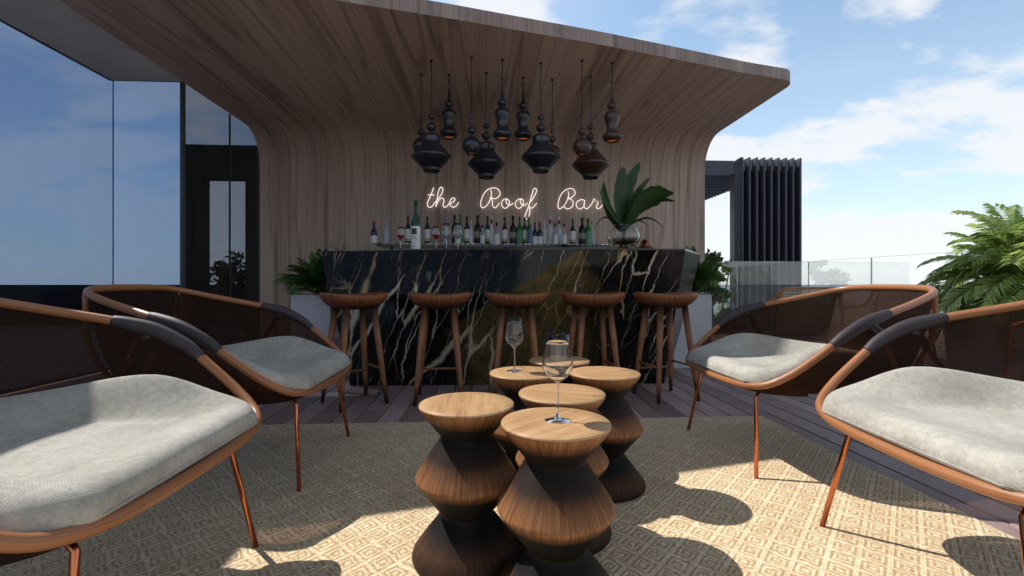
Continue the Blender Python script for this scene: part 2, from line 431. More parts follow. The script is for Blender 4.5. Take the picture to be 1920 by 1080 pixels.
t = NT('shelf_sparkle'); f = t.noise(t.coord('Object', scale=(38, 1, 1)), 1., 2, .8)
c = t.ramp(f, [(.46, (.04, .05, .06)), (.55, (.35, .38, .42)), (.66, (.95, .95, .95))]); t.bsdf(c, .25, .3); M['shelfsparkle'] = t.m  # pale spots in the colour imitate glints along the shelf edge

def leafmat(name, a, b, trans=.25, sc=14, rough=.45):
    t = NT(name); at = t.n('Attribute', attribute_name='var')
    f = t.noise(t.coord('Object'), sc, 3, .6)
    v = t.math('ADD', t.math('MULTIPLY', f, .5), t.math('MULTIPLY', at.outputs['Fac'], .5))
    c = t.ramp(v, [(.25, a), (.75, b)])
    p = t.bsdf(c, rough)
    tl = t.n('BsdfTranslucent'); t.l(c, tl.inputs[0])
    ms = t.n('MixShader'); ms.inputs[0].default_value = trans; t.l(p.outputs[0], ms.inputs[1]); t.l(tl.outputs[0], ms.inputs[2]); t.l(ms.outputs[0], t.out.inputs[0]); return t.m
M['palm'] = leafmat('palm_leaf', (.15, .25, .05), (.55, .66, .24), .5)
M['areca'] = leafmat('areca_leaf', (.020, .060, .012), (.085, .19, .032), .3)
M['vaseleaf'] = leafmat('fern_leaf', (.014, .045, .008), (.040, .105, .018), .2)
M['brownleaf'] = leafmat('dry_leaf', (.05, .025, .01), (.13, .065, .02), .2)
M['shrub'] = leafmat('shrub_leaf', (.02, .04, .014), (.06, .10, .03), .2)
M['stem'] = simple('plant_stem', (.06, .065, .025), .7, nscale=20)
M['bark'] = simple('bark', (.07, .05, .035), .9, nscale=20)
M['rope'] = simple('rope_weave', (.42, .43, .30), .8, nscale=30, namp=.3)
M['ropeframe'] = simple('rope_chair_frame', (.40, .15, .06), .45, nscale=10)
M['white'] = simple('pale_render', (.55, .55, .55), .8, nscale=4, namp=.08)
M['soil'] = simple('soil', (.03, .022, .015), .95, nscale=40, namp=.5)
M['sea'] = None
t = NT('sea_water'); f = t.noise(t.coord('Object', scale=(.004, .0008, 1)), 1., 4, .6)
c = t.ramp(f, [(.3, (.10, .125, .165)), (.7, (.15, .18, .225))]); t.bsdf(c, .6); M['sea'] = t.m
M['wood2'] = simple('farwood', (.04, .06, .03), .9, nscale=.02)

# ------------------------------------------------------------ setting: deck, rug, sea
mb = MB()
mb.box((-11, -7, -.30), (9, 10.2, -.034))
mb.build('deck_base', M['deck_gap']); tag(bpy.data.objects['deck_base'], kind='structure')
mb = MB(); rnd = random.Random(3)
W = .141; g = .006
x = -9.0; i = 0
while x < 5.4:
    y = -6.5 + rnd.uniform(-2.4, 0)
    while y < 7.6:
        L = rnd.choice((1.8, 2.4, 3.0, 3.6)); y1 = min(y + L, 7.6); col = rnd.random()
        a = max(y, -6.5)
        if y1 - a > .1:
            ins = .004
            zt = rnd.uniform(-.0012, 0)
            x0, x1, ya, yb = x + g / 2, x + W - g / 2, a + .0015, y1 - .0015
            ou = rnd.uniform(0, 9)
            vb = [mb.v(p) for p in ((x0, ya, -.03), (x1, ya, -.03), (x1, yb, -.03), (x0, yb, -.03))]
            vm = [mb.v(p) for p in ((x0, ya, zt - ins), (x1, ya, zt - ins), (x1, yb, zt - ins), (x0, yb, zt - ins))]
            vt = [mb.v(p) for p in ((x0 + ins, ya + ins, zt), (x1 - ins, ya + ins, zt), (x1 - ins, yb - ins, zt), (x0 + ins, yb - ins, zt))]
            mb.face(vt, [(q.co.x + ou, q.co.y) for q in vt], col)
            for k in range(4):
                k2 = (k + 1) % 4
                mb.face([vm[k], vm[k2], vt[k2], vt[k]], [(q.co.x + ou, q.co.y) for q in (vm[k], vm[k2], vt[k2], vt[k])], col)
                mb.face([vb[k], vb[k2], vm[k2], vm[k]], [(q.co.x + ou, q.co.y) for q in (vb[k], vb[k2], vm[k2], vm[k])], col)
        y = y1
    x += W; i += 1
o = mb.build('deck', M['deck']); tag(o, kind='structure')

mb = MB()
nx, ny = 60, 50
def rugz(u, v): return .010 + .0015 * math.sin(u * 31) * math.sin(v * 17)
grid = []
for j in range(ny + 1):
    row = []
    for i in range(nx + 1):
        u, v = i / nx, j / ny
        X = -1.45 + 3.21 * u; Yb = 2.872 + .018 * u; Yv = -1.2 + (Yb + 1.2) * v
        ex = .006 * math.sin(v * 23 + u * 4) if i in (0, nx) else 0
        z = rugz(u, v) if 0 < i < nx and 0 < j < ny else .004
        row.append(mb.v((X + ex, Yv, z)))
    grid.append(row)
for j in range(ny):
    for i in range(nx): mb.face([grid[j][i], grid[j][i + 1], grid[j + 1][i + 1], grid[j + 1][i]], None, None, True)
rug = mb.build('rug', M['rug'])
tag(rug, 'large beige and brown rug woven in concentric diamonds on the deck', 'rug')

mb = MB()
for k in range(8): pass
mb.lathe([(0.01, -30), (40, -30), (400, -30), (4000, -30), (40000, -30)], 64)
o = mb.build('sea', M['sea'], recalc=True); tag(o, kind='structure')
# wooded shore
mb = MB(); rnd = random.Random(5)
for k in range(900):
    a = R(rnd.uniform(28, 62)); d = rnd.uniform(300, 520)
    s_ = rnd.uniform(5, 13)
    cx, cy = math.sin(a) * d, math.cos(a) * d
    h = -30 + rnd.uniform(6, 20) * (.6 + .8 * max(0, math.sin(a * 9)))
    mb.lathe([(s_ * .3, -12), (s_, -5), (s_ * .8, 0), (s_ * .3, 4), (.1, 5)], 6, (cx, cy, h), smooth=False, col=rnd.random())
o = mb.build('far_woodland', M['shrub'], recalc=True); tag(o, 'low strip of dark green trees on the far shore', 'woodland', kind='stuff')

# ------------------------------------------------------------ canopy: back wall curving into the roof
H = 2.85; TH = .11; YW = 6.33; RR = .40; XE = 3.05
FE = [(-3.0, 2.86), (-2., 3.10), (-1.17, 3.31), (-.33, 3.50), (.92, 3.82), (1.68, 4.04), (2.48, 4.28), (2.9, 4.38), (3.06, 4.41)]
def yfront(x):
    for (a, ya), (b, yb) in zip(FE, FE[1:]):
        if x <= b: return ya + (yb - ya) * (x - a) / (b - a)
    return FE[-1][1]
rc = .15
xs = [-3.0 + (XE - rc + 3.0) * k / 38 for k in range(39)]
for k in range(1, 11):
    a = k / 10 * PI / 2
    xs.append(XE - rc + rc * math.sin(a))
def yf(x):
    y = yfront(x)
    if x > XE - rc: y += rc - math.sqrt(max(0, rc * rc - (x - XE + rc) ** 2))
    return y
def profile(x, off):
    pts = []
    for z in [0, .6, 1.2, 1.8]: pts.append((YW + off, z))
    r = RR + off
    cyy, czz = YW - RR, H - RR
    for k in range(13):
        a = k / 12 * PI / 2
        pts.append((cyy + r * math.cos(a), czz + r * math.sin(a)))
    y0 = cyy; y1 = yf(x)
    for k in range(1, 7): pts.append((y0 + (y1 - y0) * k / 6, H + off))
    return pts
can = thing('bar_canopy', 'walnut veneered wall curving overhead into the broad roof over the bar', 'canopy')
mb = MB()
cols_i = []; cols_o = []
for x in xs:
    pi = profile(x, 0); po = profile(x, TH)
    L = [0]
    for a, b in zip(pi, pi[1:]): L.append(L[-1] + math.hypot(b[0] - a[0], b[1] - a[1]))
    cols_i.append(([mb.v((x, p[0], p[1])) for p in pi], L))
    cols_o.append([mb.v((x, p[0], p[1])) for p in po])
for (a, La), (b, Lb), xa, xb in zip(cols_i, cols_i[1:], xs, xs[1:]):
    for k in range(len(a) - 1):
        mb.face([a[k], b[k], b[k + 1], a[k + 1]], [(xa, La[k]), (xb, Lb[k]), (xb, Lb[k + 1]), (xa, La[k + 1])], None, True)
o = mb
# outer shell
for a, b, xa, xb in zip(cols_o, cols_o[1:], xs, xs[1:]):
    for k in range(len(a) - 1):
        mb.face([a[k], a[k + 1], b[k + 1], b[k]], [(xa, k * .3), (xa, k * .3 + .3), (xb, k * .3 + .3), (xb, k * .3)], None, True)
mb.build('curved_panel', M['canopy'], can)
mb = MB(); L = 0
for k in range(len(xs) - 1):
    xa, xb = xs[k], xs[k + 1]; ya, yb = yf(xa), yf(xb)
    L2 = L + math.hypot(xb - xa, yb - ya)
    mb.poly([(xa, ya - .002, H), (xb, yb - .002, H), (xb, yb - .002, H + TH), (xa, ya - .002, H + TH)], [(L, 0), (L2, 0), (L2, TH), (L, TH)]); L = L2
for sx, x in ((1, XE), (-1, -3.0)):
    pi = profile(x, 0); po = profile(x, TH); L = 0
    for k in range(len(pi) - 1):
        L2 = L + math.hypot(pi[k + 1][0] - pi[k][0], pi[k + 1][1] - pi[k][1])
        mb.poly([(x + .001 * sx, *pi[k]), (x + .001 * sx, *pi[k + 1]), (x + .001 * sx, *po[k + 1]), (x + .001 * sx, *po[k])], [(0, L), (0, L2), (TH, L2), (TH, L)]); L = L2
mb.build('edge_band', M['fascia'], can)

# ------------------------------------------------------------ glazed building on the left
bld = thing('glazed_building', 'dark tinted glass walls under a pitted concrete roof on the left', 'building')
mb = MB(); mb.box((-3.72, -6.5, 2.862), (-3.002, 4.80, 2.98))
mb.build('concrete_roof', M['concrete'], bld)
mb = MB(); mb.box((-12., -6.5, -.02), (-3.75, 10.0, .02)); mb.build('inner_floor', simple('inner_floor_stone', (.16, .14, .12), .5, nscale=3), bld)
mb = MB(); mb.box((-12.2, -6.5, -.02), (-12., 10.2, .84)); mb.build('added_dark_band', M['addeddark'], bld)  # added wall, a dark band imitating the dark lower reflection in the glass
mb = MB(); mb.box((-12., 10.0, -.02), (-2.9, 10.2, .84)); mb.build('added_dark_band', M['addeddark'], bld)
ys = [-6.4, -3.4, -.6, 1.2, 3.06, 4.775]
for a, b in zip(ys, ys[1:]):
    mb = MB(); mb.box((-3.70, a + .004, .02), (-3.68, b - .004 + (.03 if b > 4.7 else 0), 2.8615)); mb.build('window_pane', M['window'], bld)
for b in ys[1:-1]:
    mb = MB(); mb.box((-3.70, b - .005, .02), (-3.678, b + .005, 2.86)); mb.build('pane_joint', M['mullion'], bld)
mb = MB(); mb.box((-3.679, 4.78, .02), (-3.012, 4.80, 2.8615)); mb.build('window_pane', M['window'], bld)
mb = MB(); mb.box((-3.025, 4.76, 0), (-2.998, 4.805, 2.85)); mb.build('mullion', M['mullion'], bld)
for a, b in ((4.81, 5.62), (5.632, 6.325)):
    mb = MB(); mb.box((-3.018, a, .02), (-3.003, b, 2.93)); mb.build('window_pane', M['window_clear'], bld)
mb = MB(); mb.box((-3.019, 5.621, .02), (-3.001, 5.631, 2.845)); mb.build('pane_joint', M['joint'], bld)
# frame added behind the glass screen, imitating reflections in it
refl_frame = thing('reflection_frame', 'dark frame added behind the glass screen to stand in for its reflection', 'stand-in', (0, 8.0, 0))
mb = MB(); mb.box((-4.97, -.1, 0), (-4.66, .1, 3.15)); mb.build('added_jamb', M['addeddark'], refl_frame)
mb = MB(); mb.box((-3.98, -.1, 0), (-3.3, .1, 3.15)); mb.build('added_jamb', M['addeddark'], refl_frame)
mb = MB(); mb.box((-4.66, -.098, 2.59), (-3.98, .098, 3.148)); mb.build('added_lintel', M['addeddark'], refl_frame)

# ------------------------------------------------------------ slatted tower and pergola
tw = thing('slatted_tower', 'tall charcoal tower clad in vertical fins behind the glass balustrade', 'tower', (4.39, 8.0, 0))
mb = MB(); mb.hexa([(0, .15, -3), (1.22, .15, -3), (1.22, .3, -3), (.1, .3, -3)], [(0, .15, 2.98), (1.22, .15, 2.98), (1.22, .3, 2.98), (.1, .3, 2.98)])
mb.build('core', M['darkmetal'], tw)
for k in range(9):
    x = .135 + k * .1335
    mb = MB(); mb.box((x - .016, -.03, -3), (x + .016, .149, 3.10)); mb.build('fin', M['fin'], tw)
    if k:
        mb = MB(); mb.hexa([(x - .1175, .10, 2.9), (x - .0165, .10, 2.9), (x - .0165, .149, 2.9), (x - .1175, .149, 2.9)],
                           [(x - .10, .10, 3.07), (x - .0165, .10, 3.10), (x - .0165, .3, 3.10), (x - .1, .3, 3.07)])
        mb.build('top_cap', M['finsunlit'], tw)
mb = MB(); mb.hexa([(0, .0, -3), (.105, -.03, -3), (.118, .148, -3), (0, .148, -3)], [(0, .0, 3.02), (.105, -.03, 3.10), (.118, .148, 3.10), (0, .148, 3.02)])
mb.build('corner_panel', M['darkmetal'], tw)
pg = thing('pergola_roof', 'dark louvred flat roof running from the tower behind the wooden wall', 'roof')
mb = MB(); mb.box((2.2, 8.0, 2.80), (4.385, 8.1, 3.04)); mb.build('fascia', M['fin'], pg)
mb = MB(); mb.box((2.2, 8.32, 2.96), (5.25, 12.5, 3.01)); mb.build('roof_sheet', M['darkmetal'], pg)
mb = MB(); mb.box((2.2, 8.1, 2.96), (4.385, 8.32, 3.01)); mb.build('roof_sheet', M['darkmetal'], pg)
for k in range(30):
    y = 8.16 + k * .145
    mb = MB(); mb.box((2.2, y, 2.86), (4.385 if y < 8.36 else 5.25, y + .05, 2.959)); mb.build('louvre', M['fin'], pg)

# ------------------------------------------------------------ glass balustrade
br = thing('glass_balustrade', 'frameless glass balustrade around the terrace edge', 'balustrade')
pts = [(3.2, 6.92), (4.25, 6.92), (5.0, 6.92)]
def pane_seg(a, b, name='glass_panel'):
    mb = MB(); d = Vector((b[0] - a[0], b[1] - a[1], 0)).normalized(); n = Vector((-d.y, d.x, 0)) * .006
    A = Vector((*a, 0)) + d * .008; B = Vector((*b, 0)) - d * .008
    mb.hexa([A - n, B - n, B + n, A + n], [p + Vector((0, 0, 1.2)) for p in (A - n, B - n, B + n, A + n)])
    mb.build(name, M['rail'], br)
    mb = MB(); mb.box((b[0] - .005, b[1] - .005, 0), (b[0] + .005, b[1] + .005, 1.195)); mb.build('glass_joint', M['joint'], br)
    mb = MB(); n2 = n * 1.1; up = Vector((0, 0, 1.2)); u2 = Vector((0, 0, 1.204))
    mb.hexa([A - n2 + up, B - n2 + up, B + n2 + up, A + n2 + up], [A - n2 + u2, B - n2 + u2, B + n2 + u2, A + n2 + u2]); mb.build('glass_edge', M['railedge'], br)
pane_seg((3.1, 6.92), (3.85, 6.92)); pane_seg((3.85, 6.92), (4.98, 6.92))
yy = [6.92, 5.82, 4.72, 3.62, 2.52, 1.42, .32, -.8, -1.9, -3.]
for a, b in zip(yy, yy[1:]):
    pane_seg((4.98 + (6.92 - a) * .06, a), (4.98 + (6.92 - b) * .06, b))
mb = MB(); mb.box((5.28, 4.3, -.3), (5.9, 5.4, .78)); 
o = mb.build('parapet_wall', M['white']); tag(o, 'low pale rendered parapet wall beyond the glass beside the palm', 'wall')

# ------------------------------------------------------------ bar
bar = thing('bar_counter', 'faceted black marble bar counter with pale gold veins', 'bar')
TL = (-1.407, 4.065, 1.12); AP = (.734, 3.579, 1.12); TR = (1.596, 3.646, 1.12); RB = (2.005, 4.246, 1.12)
BL = (-1.139, 3.961, 0); BR = (1.519, 3.898, 0); KL = (-1.33, 4.16, .30); BRB = (1.72, 4.30, 0); BLB = (-1.2, 4.5, 0); TLB = (-1.46, 4.65, 1.12); RBB = (2.0, 4.65, 1.12); BRC = (1.72, 4.6, 0)
mb = MB()
mb.poly([TL, BL, AP]); mb.build('marble_facet', M['marble'], bar)
mb = MB(); mb.poly([AP, BR, TR]); mb.build('marble_facet', M['marble'], bar)
mb = MB(); mb.poly([AP, BL, BR]); tag(mb.build('marble_facet', M['marble_reflection'], bar), 'marble triangle with a painted gold reflection leaning over the stools')
mb = MB(); mb.poly([TR, BR, BRB, RB]); mb.poly([RB, BRB, BRC, RBB]); mb.poly([TL, TLB, KL]); mb.poly([TL, KL, BL]); mb.poly([KL, TLB, BLB]); mb.poly([KL, BLB, BL])
mb.poly([TLB, RBB, BRC, BLB])
mb.build('end_panel', M['barside'], bar)
mb = MB()
tp = [TL, AP, TR, RB, RBB, TLB]
a = [mb.v((p[0], p[1], 1.122)) for p in tp]; b = [mb.v((p[0], p[1], 1.135)) for p in tp]
mb.face(list(reversed(a))); mb.face(b)
for k in range(6): mb.face([a[k], a[(k + 1) % 6], b[(k + 1) % 6], b[k]])
mb.build('counter_top', M['bartop'], bar)

# back shelf
sh = thing('back_shelf', 'long thin black shelf behind the bar carrying the row of bottles', 'shelf', (.28, 5.5, 0))
SZ = 1.315
mb = MB(); mb.box((-1.53, -.14, SZ - .03), (1.42, .2, SZ)); mb.build('shelf_board', M['shelf'], sh)
mb = MB(); mb.box((-1.53, -.146, SZ - .006), (1.42, -.141, SZ + .006)); mb.build('edge_trim', M['shelfsparkle'], sh)
for x in (-1.4, -.05, 1.3):
    mb = MB(); mb.box((x - .015, .05, 0), (x + .015, .09, SZ - .031)); mb.build('leg', M['shelf'], sh)

# ------------------------------------------------------------ bottles
def bmat(name, col, rough=.08, tr=0.): 
    t = NT(name); t.bsdf(col, rough, Transmission_Weight=tr, IOR=1.3, Coat_Weight=.3, Coat_Roughness=.05); return t.m
BM = dict(dark=bmat('dark_bottle_glass', (.012, .010, .012)), green=bmat('green_bottle_glass', (.02, .26, .03), .1, .35), clear=bmat('clear_bottle_glass', (.62, .68, .78), .1, .55),
          navy=bmat('navy_bottle_glass', (.03, .035, .07), .1), mag=bmat('magenta_foil', (.28, .01, .07), .3), frost=bmat('frosted_bottle', (.78, .80, .88), .3, .2), blue=bmat('blue_bottle_glass', (.22, .32, .5), .15, .3), bigreen=bmat('deep_green_glass', (.004, .06, .035), .08, .1))
LM = dict(white=simple('label_white', (.80, .79, .77), .7, nscale=60, namp=.12), beige=simple('label_beige', (.30, .28, .22), .7, nscale=60, namp=.15), green=simple('label_green', (.16, .33, .20), .7, nscale=60, namp=.3), yellow=simple('label_yellow', (.42, .40, .17), .7, nscale=60, namp=.2), ink=simple('label_ink', (.02, .05, .02), .6), grey=simple('label_print', (.30, .30, .29), .7))
KN = dict(white='dark necked bottle with white label', wine='dark wine bottle with beige label', green='bright green bottle with green label', small='short clear bottle with white label', mag='bottle with magenta neck and white label', clear='plain clear glass bottle', frost='frosted white bottle', blue='pale blue bottle', navy='short navy bottle with low white label')
def bottle(kind, X, Y, z, h, w, label):
    t = thing('bottle', label, 'bottle', (X, Y, z), random.uniform(-.4, .4), 'bottles lined up on the back shelf')
    r = w / 2
    body = {'white': 'navy', 'wine': 'dark', 'green': 'green', 'small': 'clear', 'mag': 'frost', 'clear': 'clear', 'frost': 'frost', 'blue': 'blue', 'navy': 'navy'}[kind]
    sh_ = .56 if kind in ('wine', 'green', 'white') else .5
    mb = MB(); mb.lathe([(.001, 0), (r * .95, 0), (r, h * .03), (r, h * sh_), (r * .9, h * (sh_ + .06)), (r * .45, h * (sh_ + .16)), (r * .33, h * (sh_ + .24)), (r * .30, h * .93), (r * .36, h * .935), (r * .36, h * .96), (.001, h * .96)], 14)
    mb.build('bottle_body', BM[body], t)
    mb = MB(); mb.lathe([(r * .40, h * .86), (r * .40, h * 1.0), (.001, h * 1.0)], 10)
    mb.build('cap', BM[{'wine': 'dark', 'white': 'navy', 'green': 'green', 'small': 'dark', 'mag': 'frost', 'clear': 'clear', 'frost': 'frost', 'blue': 'clear', 'navy': 'mag'}[kind]], t)
    if kind == 'mag':
        mb = MB(); mb.lathe([(r * .42, h * .72), (r * .48, h * .86), (r * .3, h * .865)], 10); mb.build('foil', BM['mag'], t)
    lab = {'white': ('white', .13, .54), 'wine': ('beige', .24, .44), 'green': ('green', .08, .5), 'small': ('white', .05, .46), 'mag': ('white', .06, .5), 'frost': ('white', .08, .45), 'navy': ('white', .02, .36)}.get(kind)
    if lab:
        mb = MB(); mb.lathe([(r * 1.03, h * lab[1]), (r * 1.03, h * lab[2])], 14); mb.build('bottle_label', LM[lab[0]], t)
        if kind == 'white':
            mb = MB(); mb.lathe([(r * 1.035, h * .14), (r * 1.035, h * .22)], 14); mb.build('label_band', LM['yellow'], t)
    return t
BT = [(732, 418, 'navy', 11), (753, 414, 'clear', 12), (793.5, 411, 'white', 10), (810, 408, 'wine', 12), (829, 411, 'white', 10), (864, 411, 'clear', 10),
      (879, 408, 'wine', 10), (885.5, 426, 'small', 9), (890, 407, 'green', 9), (902, 410, 'white', 10), (910, 418, 'frost', 8), (922, 408, 'wine', 12), (931, 423, 'small', 8), (940.5, 410, 'white', 10),
      (948, 408, 'mag', 8), (957.5, 419, 'small', 10), (972.5, 411, 'white', 10), (988, 409, 'wine', 11), (1000.7, 411, 'green', 12), (1010, 411, 'white', 8), (1018, 412, 'green', 9), (1021, 420, 'blue', 9),
      (1029, 417, 'navy', 9), (1038, 417, 'navy', 10), (1047, 415, 'frost', 9), (1058, 407, 'mag', 9), (1063.5, 417, 'clear', 7), (1067.5, 419, 'small', 8), (1075, 409, 'mag', 9), (1084, 420, 'small', 9),
      (1101, 414, 'white', 10), (1119, 411, 'wine', 12), (1130, 413, 'green', 13), (1138, 416, 'clear', 8)]
ORD = ['leftmost', 'second', 'third', 'fourth', 'fifth', 'sixth', 'seventh', 'eighth', 'ninth', 'tenth', 'eleventh', 'twelfth', 'thirteenth', 'fourteenth', 'fifteenth', 'sixteenth', 'seventeenth']
BX = [round(-1.312 + (x - 732) * (1.2695 + 1.312) / (1138 - 732), 3) for x, *_ in BT]
for k, (x, ty, kind, w) in enumerate(BT):
    n = len(BT)
    if k == 0: where = 'leftmost on the back shelf'
    elif k == n - 1: where = 'rightmost on the back shelf'
    elif k < n // 2: where = ORD[k] + ' from the left on the back shelf'
    else: where = ORD[n - 1 - k] + ' from the right on the back shelf'
    small = kind in ('small', 'navy', 'blue')
    Yb = 5.43 if small else 5.52
    hh = (462 - ty) * 5.5 / 870 - (.03 if small else 0.)
    X = BX[k]
    if small: X *= .987
    bottle(kind, X, Yb, SZ, hh + .012, w * 5.5 / 870 * 1.10, KN[kind] + ', ' + where.replace('on the back shelf', 'on back shelf'))

# tall green bottle on the bar top
BTZ = 1.136
t = thing('wine_bottle', 'tall dark green bottle with large cream label on the bar top', 'bottle', (-.60, 3.99, BTZ))
mb = MB(); mb.lathe([(.001, 0), (.038, 0), (.041, .01), (.041, .22), (.038, .245), (.020, .30), (.0145, .33), (.0135, .40), (.0165, .402), (.0165, .418), (.001, .418)], 24); mb.build('bottle_body', BM['bigreen'], t, recalc=True)
mb = MB(); mb.lathe([(.0155, .36), (.0155, .425), (.001, .426)], 16); mb.build('cap', BM['bigreen'], t)
mb = MB()
for k in range(14):
    a0 = R(-90 - 75 + k * 150 / 14); a1 = R(-90 - 75 + (k + 1) * 150 / 14)
    mb.poly([(math.cos(a0) * .0422, math.sin(a0) * .0422, .012), (math.cos(a1) * .0422, math.sin(a1) * .0422, .012), (math.cos(a1) * .0422, math.sin(a1) * .0422, .205), (math.cos(a0) * .0422, math.sin(a0) * .0422, .205)])
lb = mb.build('bottle_label', LM['white'], t)
mb = MB()
def lblrect(mb, a, b, z0, z1, r=.0428):
    n = 4
    for k in range(n):
        a0 = R(-90 + a + (b - a) * k / n); a1 = R(-90 + a + (b - a) * (k + 1) / n)
        mb.poly([(math.cos(a0) * r, math.sin(a0) * r, z0), (math.cos(a1) * r, math.sin(a1) * r, z0), (math.cos(a1) * r, math.sin(a1) * r, z1), (math.cos(a0) * r, math.sin(a0) * r, z1)])
lblrect(mb, -46, 18, .135, .187); mb.build('emblem', LM['ink'], lb)
mb = MB(); lblrect(mb, -42, 10, .112, .122); lblrect(mb, -38, 26, .096, .105); lblrect(mb, -40, 14, .062, .066); lblrect(mb, -40, 32, .03, .036); mb.build('label_print', LM['grey'], lb)

# ------------------------------------------------------------ wine glasses
def wineglass(loc, h, label, wine=0, scale=1., cat='wine glass'):
    t = thing('wine_glass', label, cat, loc, 0)
    R0 = h * .172
    b0 = h * .44
    outer = [(.001, 0), (h * .155, 0), (h * .155, h * .006), (h * .06, h * .022), (h * .018, h * .05), (h * .013, h * .10), (h * .012, b0 - h * .06), (h * .02, b0 - h * .01)]
    bowl = [(h * .06, b0 + h * .02), (h * .12, b0 + h * .07), (R0, b0 + h * .15), (R0 * 1.04, b0 + h * .21), (R0 * .98, b0 + h * .32), (R0 * .85, b0 + h * .44), (R0 * .76, h)]
    th = .0011
    inner = [(r - th, z + (.001 if i == len(bowl) - 1 else 0)) for i, (r, z) in enumerate(bowl)][::-1] + [(h * .03, b0 + h * .012), (.001, b0 + h * .004)]
    mb = MB(); mb.lathe(outer[:8], 28); mb.build('stem', M['glass'], t, recalc=True)
    mb = MB(); mb.lathe([(h * .02, b0 - h * .01)] + bowl + inner, 32); mb.build('glass_bowl', M['glass'], t)
    if wine:
        q = [(.001, b0 + h * .006), (h * .03 - .001, b0 + h * .014)] + [(r - th - .0006, z) for r, z in bowl if z < b0 + h * .22] 
        q.append((.001, q[-1][1]))
        mb = MB(); mb.lathe(q, 28); mb.build('red_wine', M['wine'], t)
    return t
wineglass((-.70, 3.84, BTZ), .26 * .7, 'glass of red wine on the bar left of the tall green bottle', 1)
wineglass((-.41, 3.80, BTZ), .26 * .7, 'glass of red wine on the bar right of the tall green bottle', 1)
wineglass((-.33, 3.86, BTZ), .215, 'empty wine glass on the bar beside the second red wine', 0)
wineglass((-.235, 3.85, BTZ), .215, 'empty wine glass on the bar, rightmost of the four bar glasses', 0)

# ------------------------------------------------------------ vase with leaves
VX, VY = 1.168, 3.90
t = thing('glass_vase', 'round clear glass vase half full of water on the bar', 'vase', (VX, VY, BTZ))
prof = []
for k in range(1, 19):
    a = -PI / 2 + PI * k / 22
    prof.append((.138 * math.cos(a), .118 + .118 * math.sin(a)))
prof[0] = (.05, 0.0)
inner = [(r - .003, z) for r, z in prof[::-1] if z > .012] + [(.001, .012)]
mb = MB(); mb.lathe([(.001, 0)] + prof + [(prof[-1][0] + .004, prof[-1][1] + .006)] + inner, 40); mb.build('vase_body', M['vase'], t)
wq = [(.001, .0125)] + [(r - .0045, z) for r, z in prof if .014 < z < .115]; wq.append((.001, wq[-1][1]))
mb = MB(); mb.lathe(wq, 40); mb.build('water', M['water'], t)

def leaf(mb, base, tip, bow, width, n=12, fold=.25, side=None, wav=.0, taper=.6, droop=0., col=None, pw=.8):
    """blade leaf from base to tip, bowed by vector bow"""
    B, T, W_ = Vector(base), Vector(tip), Vector(bow)
    col = random.random() if col is None else col
    prev = None
    for i in range(n + 1):
        u = i / n
        p = B.lerp(T, u) + W_ * math.sin(u * PI) * 1.0
        p2 = B.lerp(T, min(1, u + .02)) + W_ * math.sin(min(1, u + .02) * PI)
        d = (p2 - p)
        d = d.normalized() if d.length > 1e-6 else dd
        dd = d
        s_ = side.copy() if side is not None else d.cross(Vector((0, 0, 1)))
        s_ = s_ - d * s_.dot(d); s_ = s_.normalized() if s_.length > 1e-4 else Vector((1, 0, 0))
        nn = s_.cross(d)
        w = width * (math.sin(min(1, u * .99 + .01) ** taper * PI) ** pw if u < 1 else .0)
        w = max(w, width * .06 * (1 - u))
        wv_ = math.sin(u * 37 + col * 9) * wav * width
        a = mb.v(p - s_ * (w + wv_) + nn * (-w * fold)); m_ = mb.v(p); c = mb.v(p + s_ * (w - wv_) + nn * (-w * fold))
        if prev:
            mb.face([prev[0], prev[1], m_, a], None, col, True); mb.face([prev[1], prev[2], c, m_], None, col, True)
        prev = (a, m_, c)
pl = thing('fern_plant', 'broad dark green fern leaves fanning out of the round vase', 'plant', (VX, VY, BTZ + .22))
S_ = 4.0 / 870  # metres per picture pixel at the vase, used for leaf lengths
c0 = (1172, 418)
def lp(x, y, dy=0): return ((x - c0[0]) * S_, dy, (c0[1] - y) * S_)
mb = MB(); YV = Vector((1, .35, 0))
leaf(mb, (0, 0, -.06), lp(1173, 308, .02), (-.005, .02, 0), .078, 22, .15, YV, .05, 1.15, pw=.55)
leaf(mb, (.01, .01, -.06), lp(1210, 295, .10), (-.06, .03, .0), .060, 20, .2, Vector((1, -.3, .3)), .06, 1.15, pw=.55)
leaf(mb, (-.01, .03, -.06), lp(1139, 334, .08), (-.02, .05, .0), .046, 16, .2, Vector((1, .5, .4)), .05, 1., pw=.6)
leaf(mb, (0, -.02, -.05), lp(1114, 361, -.05), (-.02, -.02, .05), .018, 14, .2, Vector((0.3, 1, .3)), .05)
leaf(mb, (.01, 0, -.05), lp(1262, 362, -.06), (-.02, -.02, .10), .075, 20, .2, Vector((.45, .7, -.7)), .08, .9, pw=.6)
leaf(mb, (.02, .0, -.04), lp(1252, 345, .05), (-.02, .02, .08), .065, 20, .2, Vector((.5, .7, -.6)), .08, .9, pw=.6)
leaf(mb, (.02, .02, -.04), lp(1243, 378, .0), (.0, .02, .06), .050, 16, .25, Vector((.4, .8, -.5)), .07, .9, pw=.6)
leaf(mb, (.0, -.02, -.04), lp(1238, 428, -.12), (.02, -.03, .08), .045, 14, .3, Vector((.2, 1, .3)), .05, pw=.6)
leaf(mb, (.0, .03, -.04), lp(1232, 420, .12), (.02, .03, .07), .030, 14, .3, Vector((.2, 1, 0)), .05)
leaf(mb, (.0, .0, -.04), lp(1128, 350, .02), (-.02, .02, .04), .030, 14, .2, Vector((.8, .5, .3)), .05, 1., pw=.6)
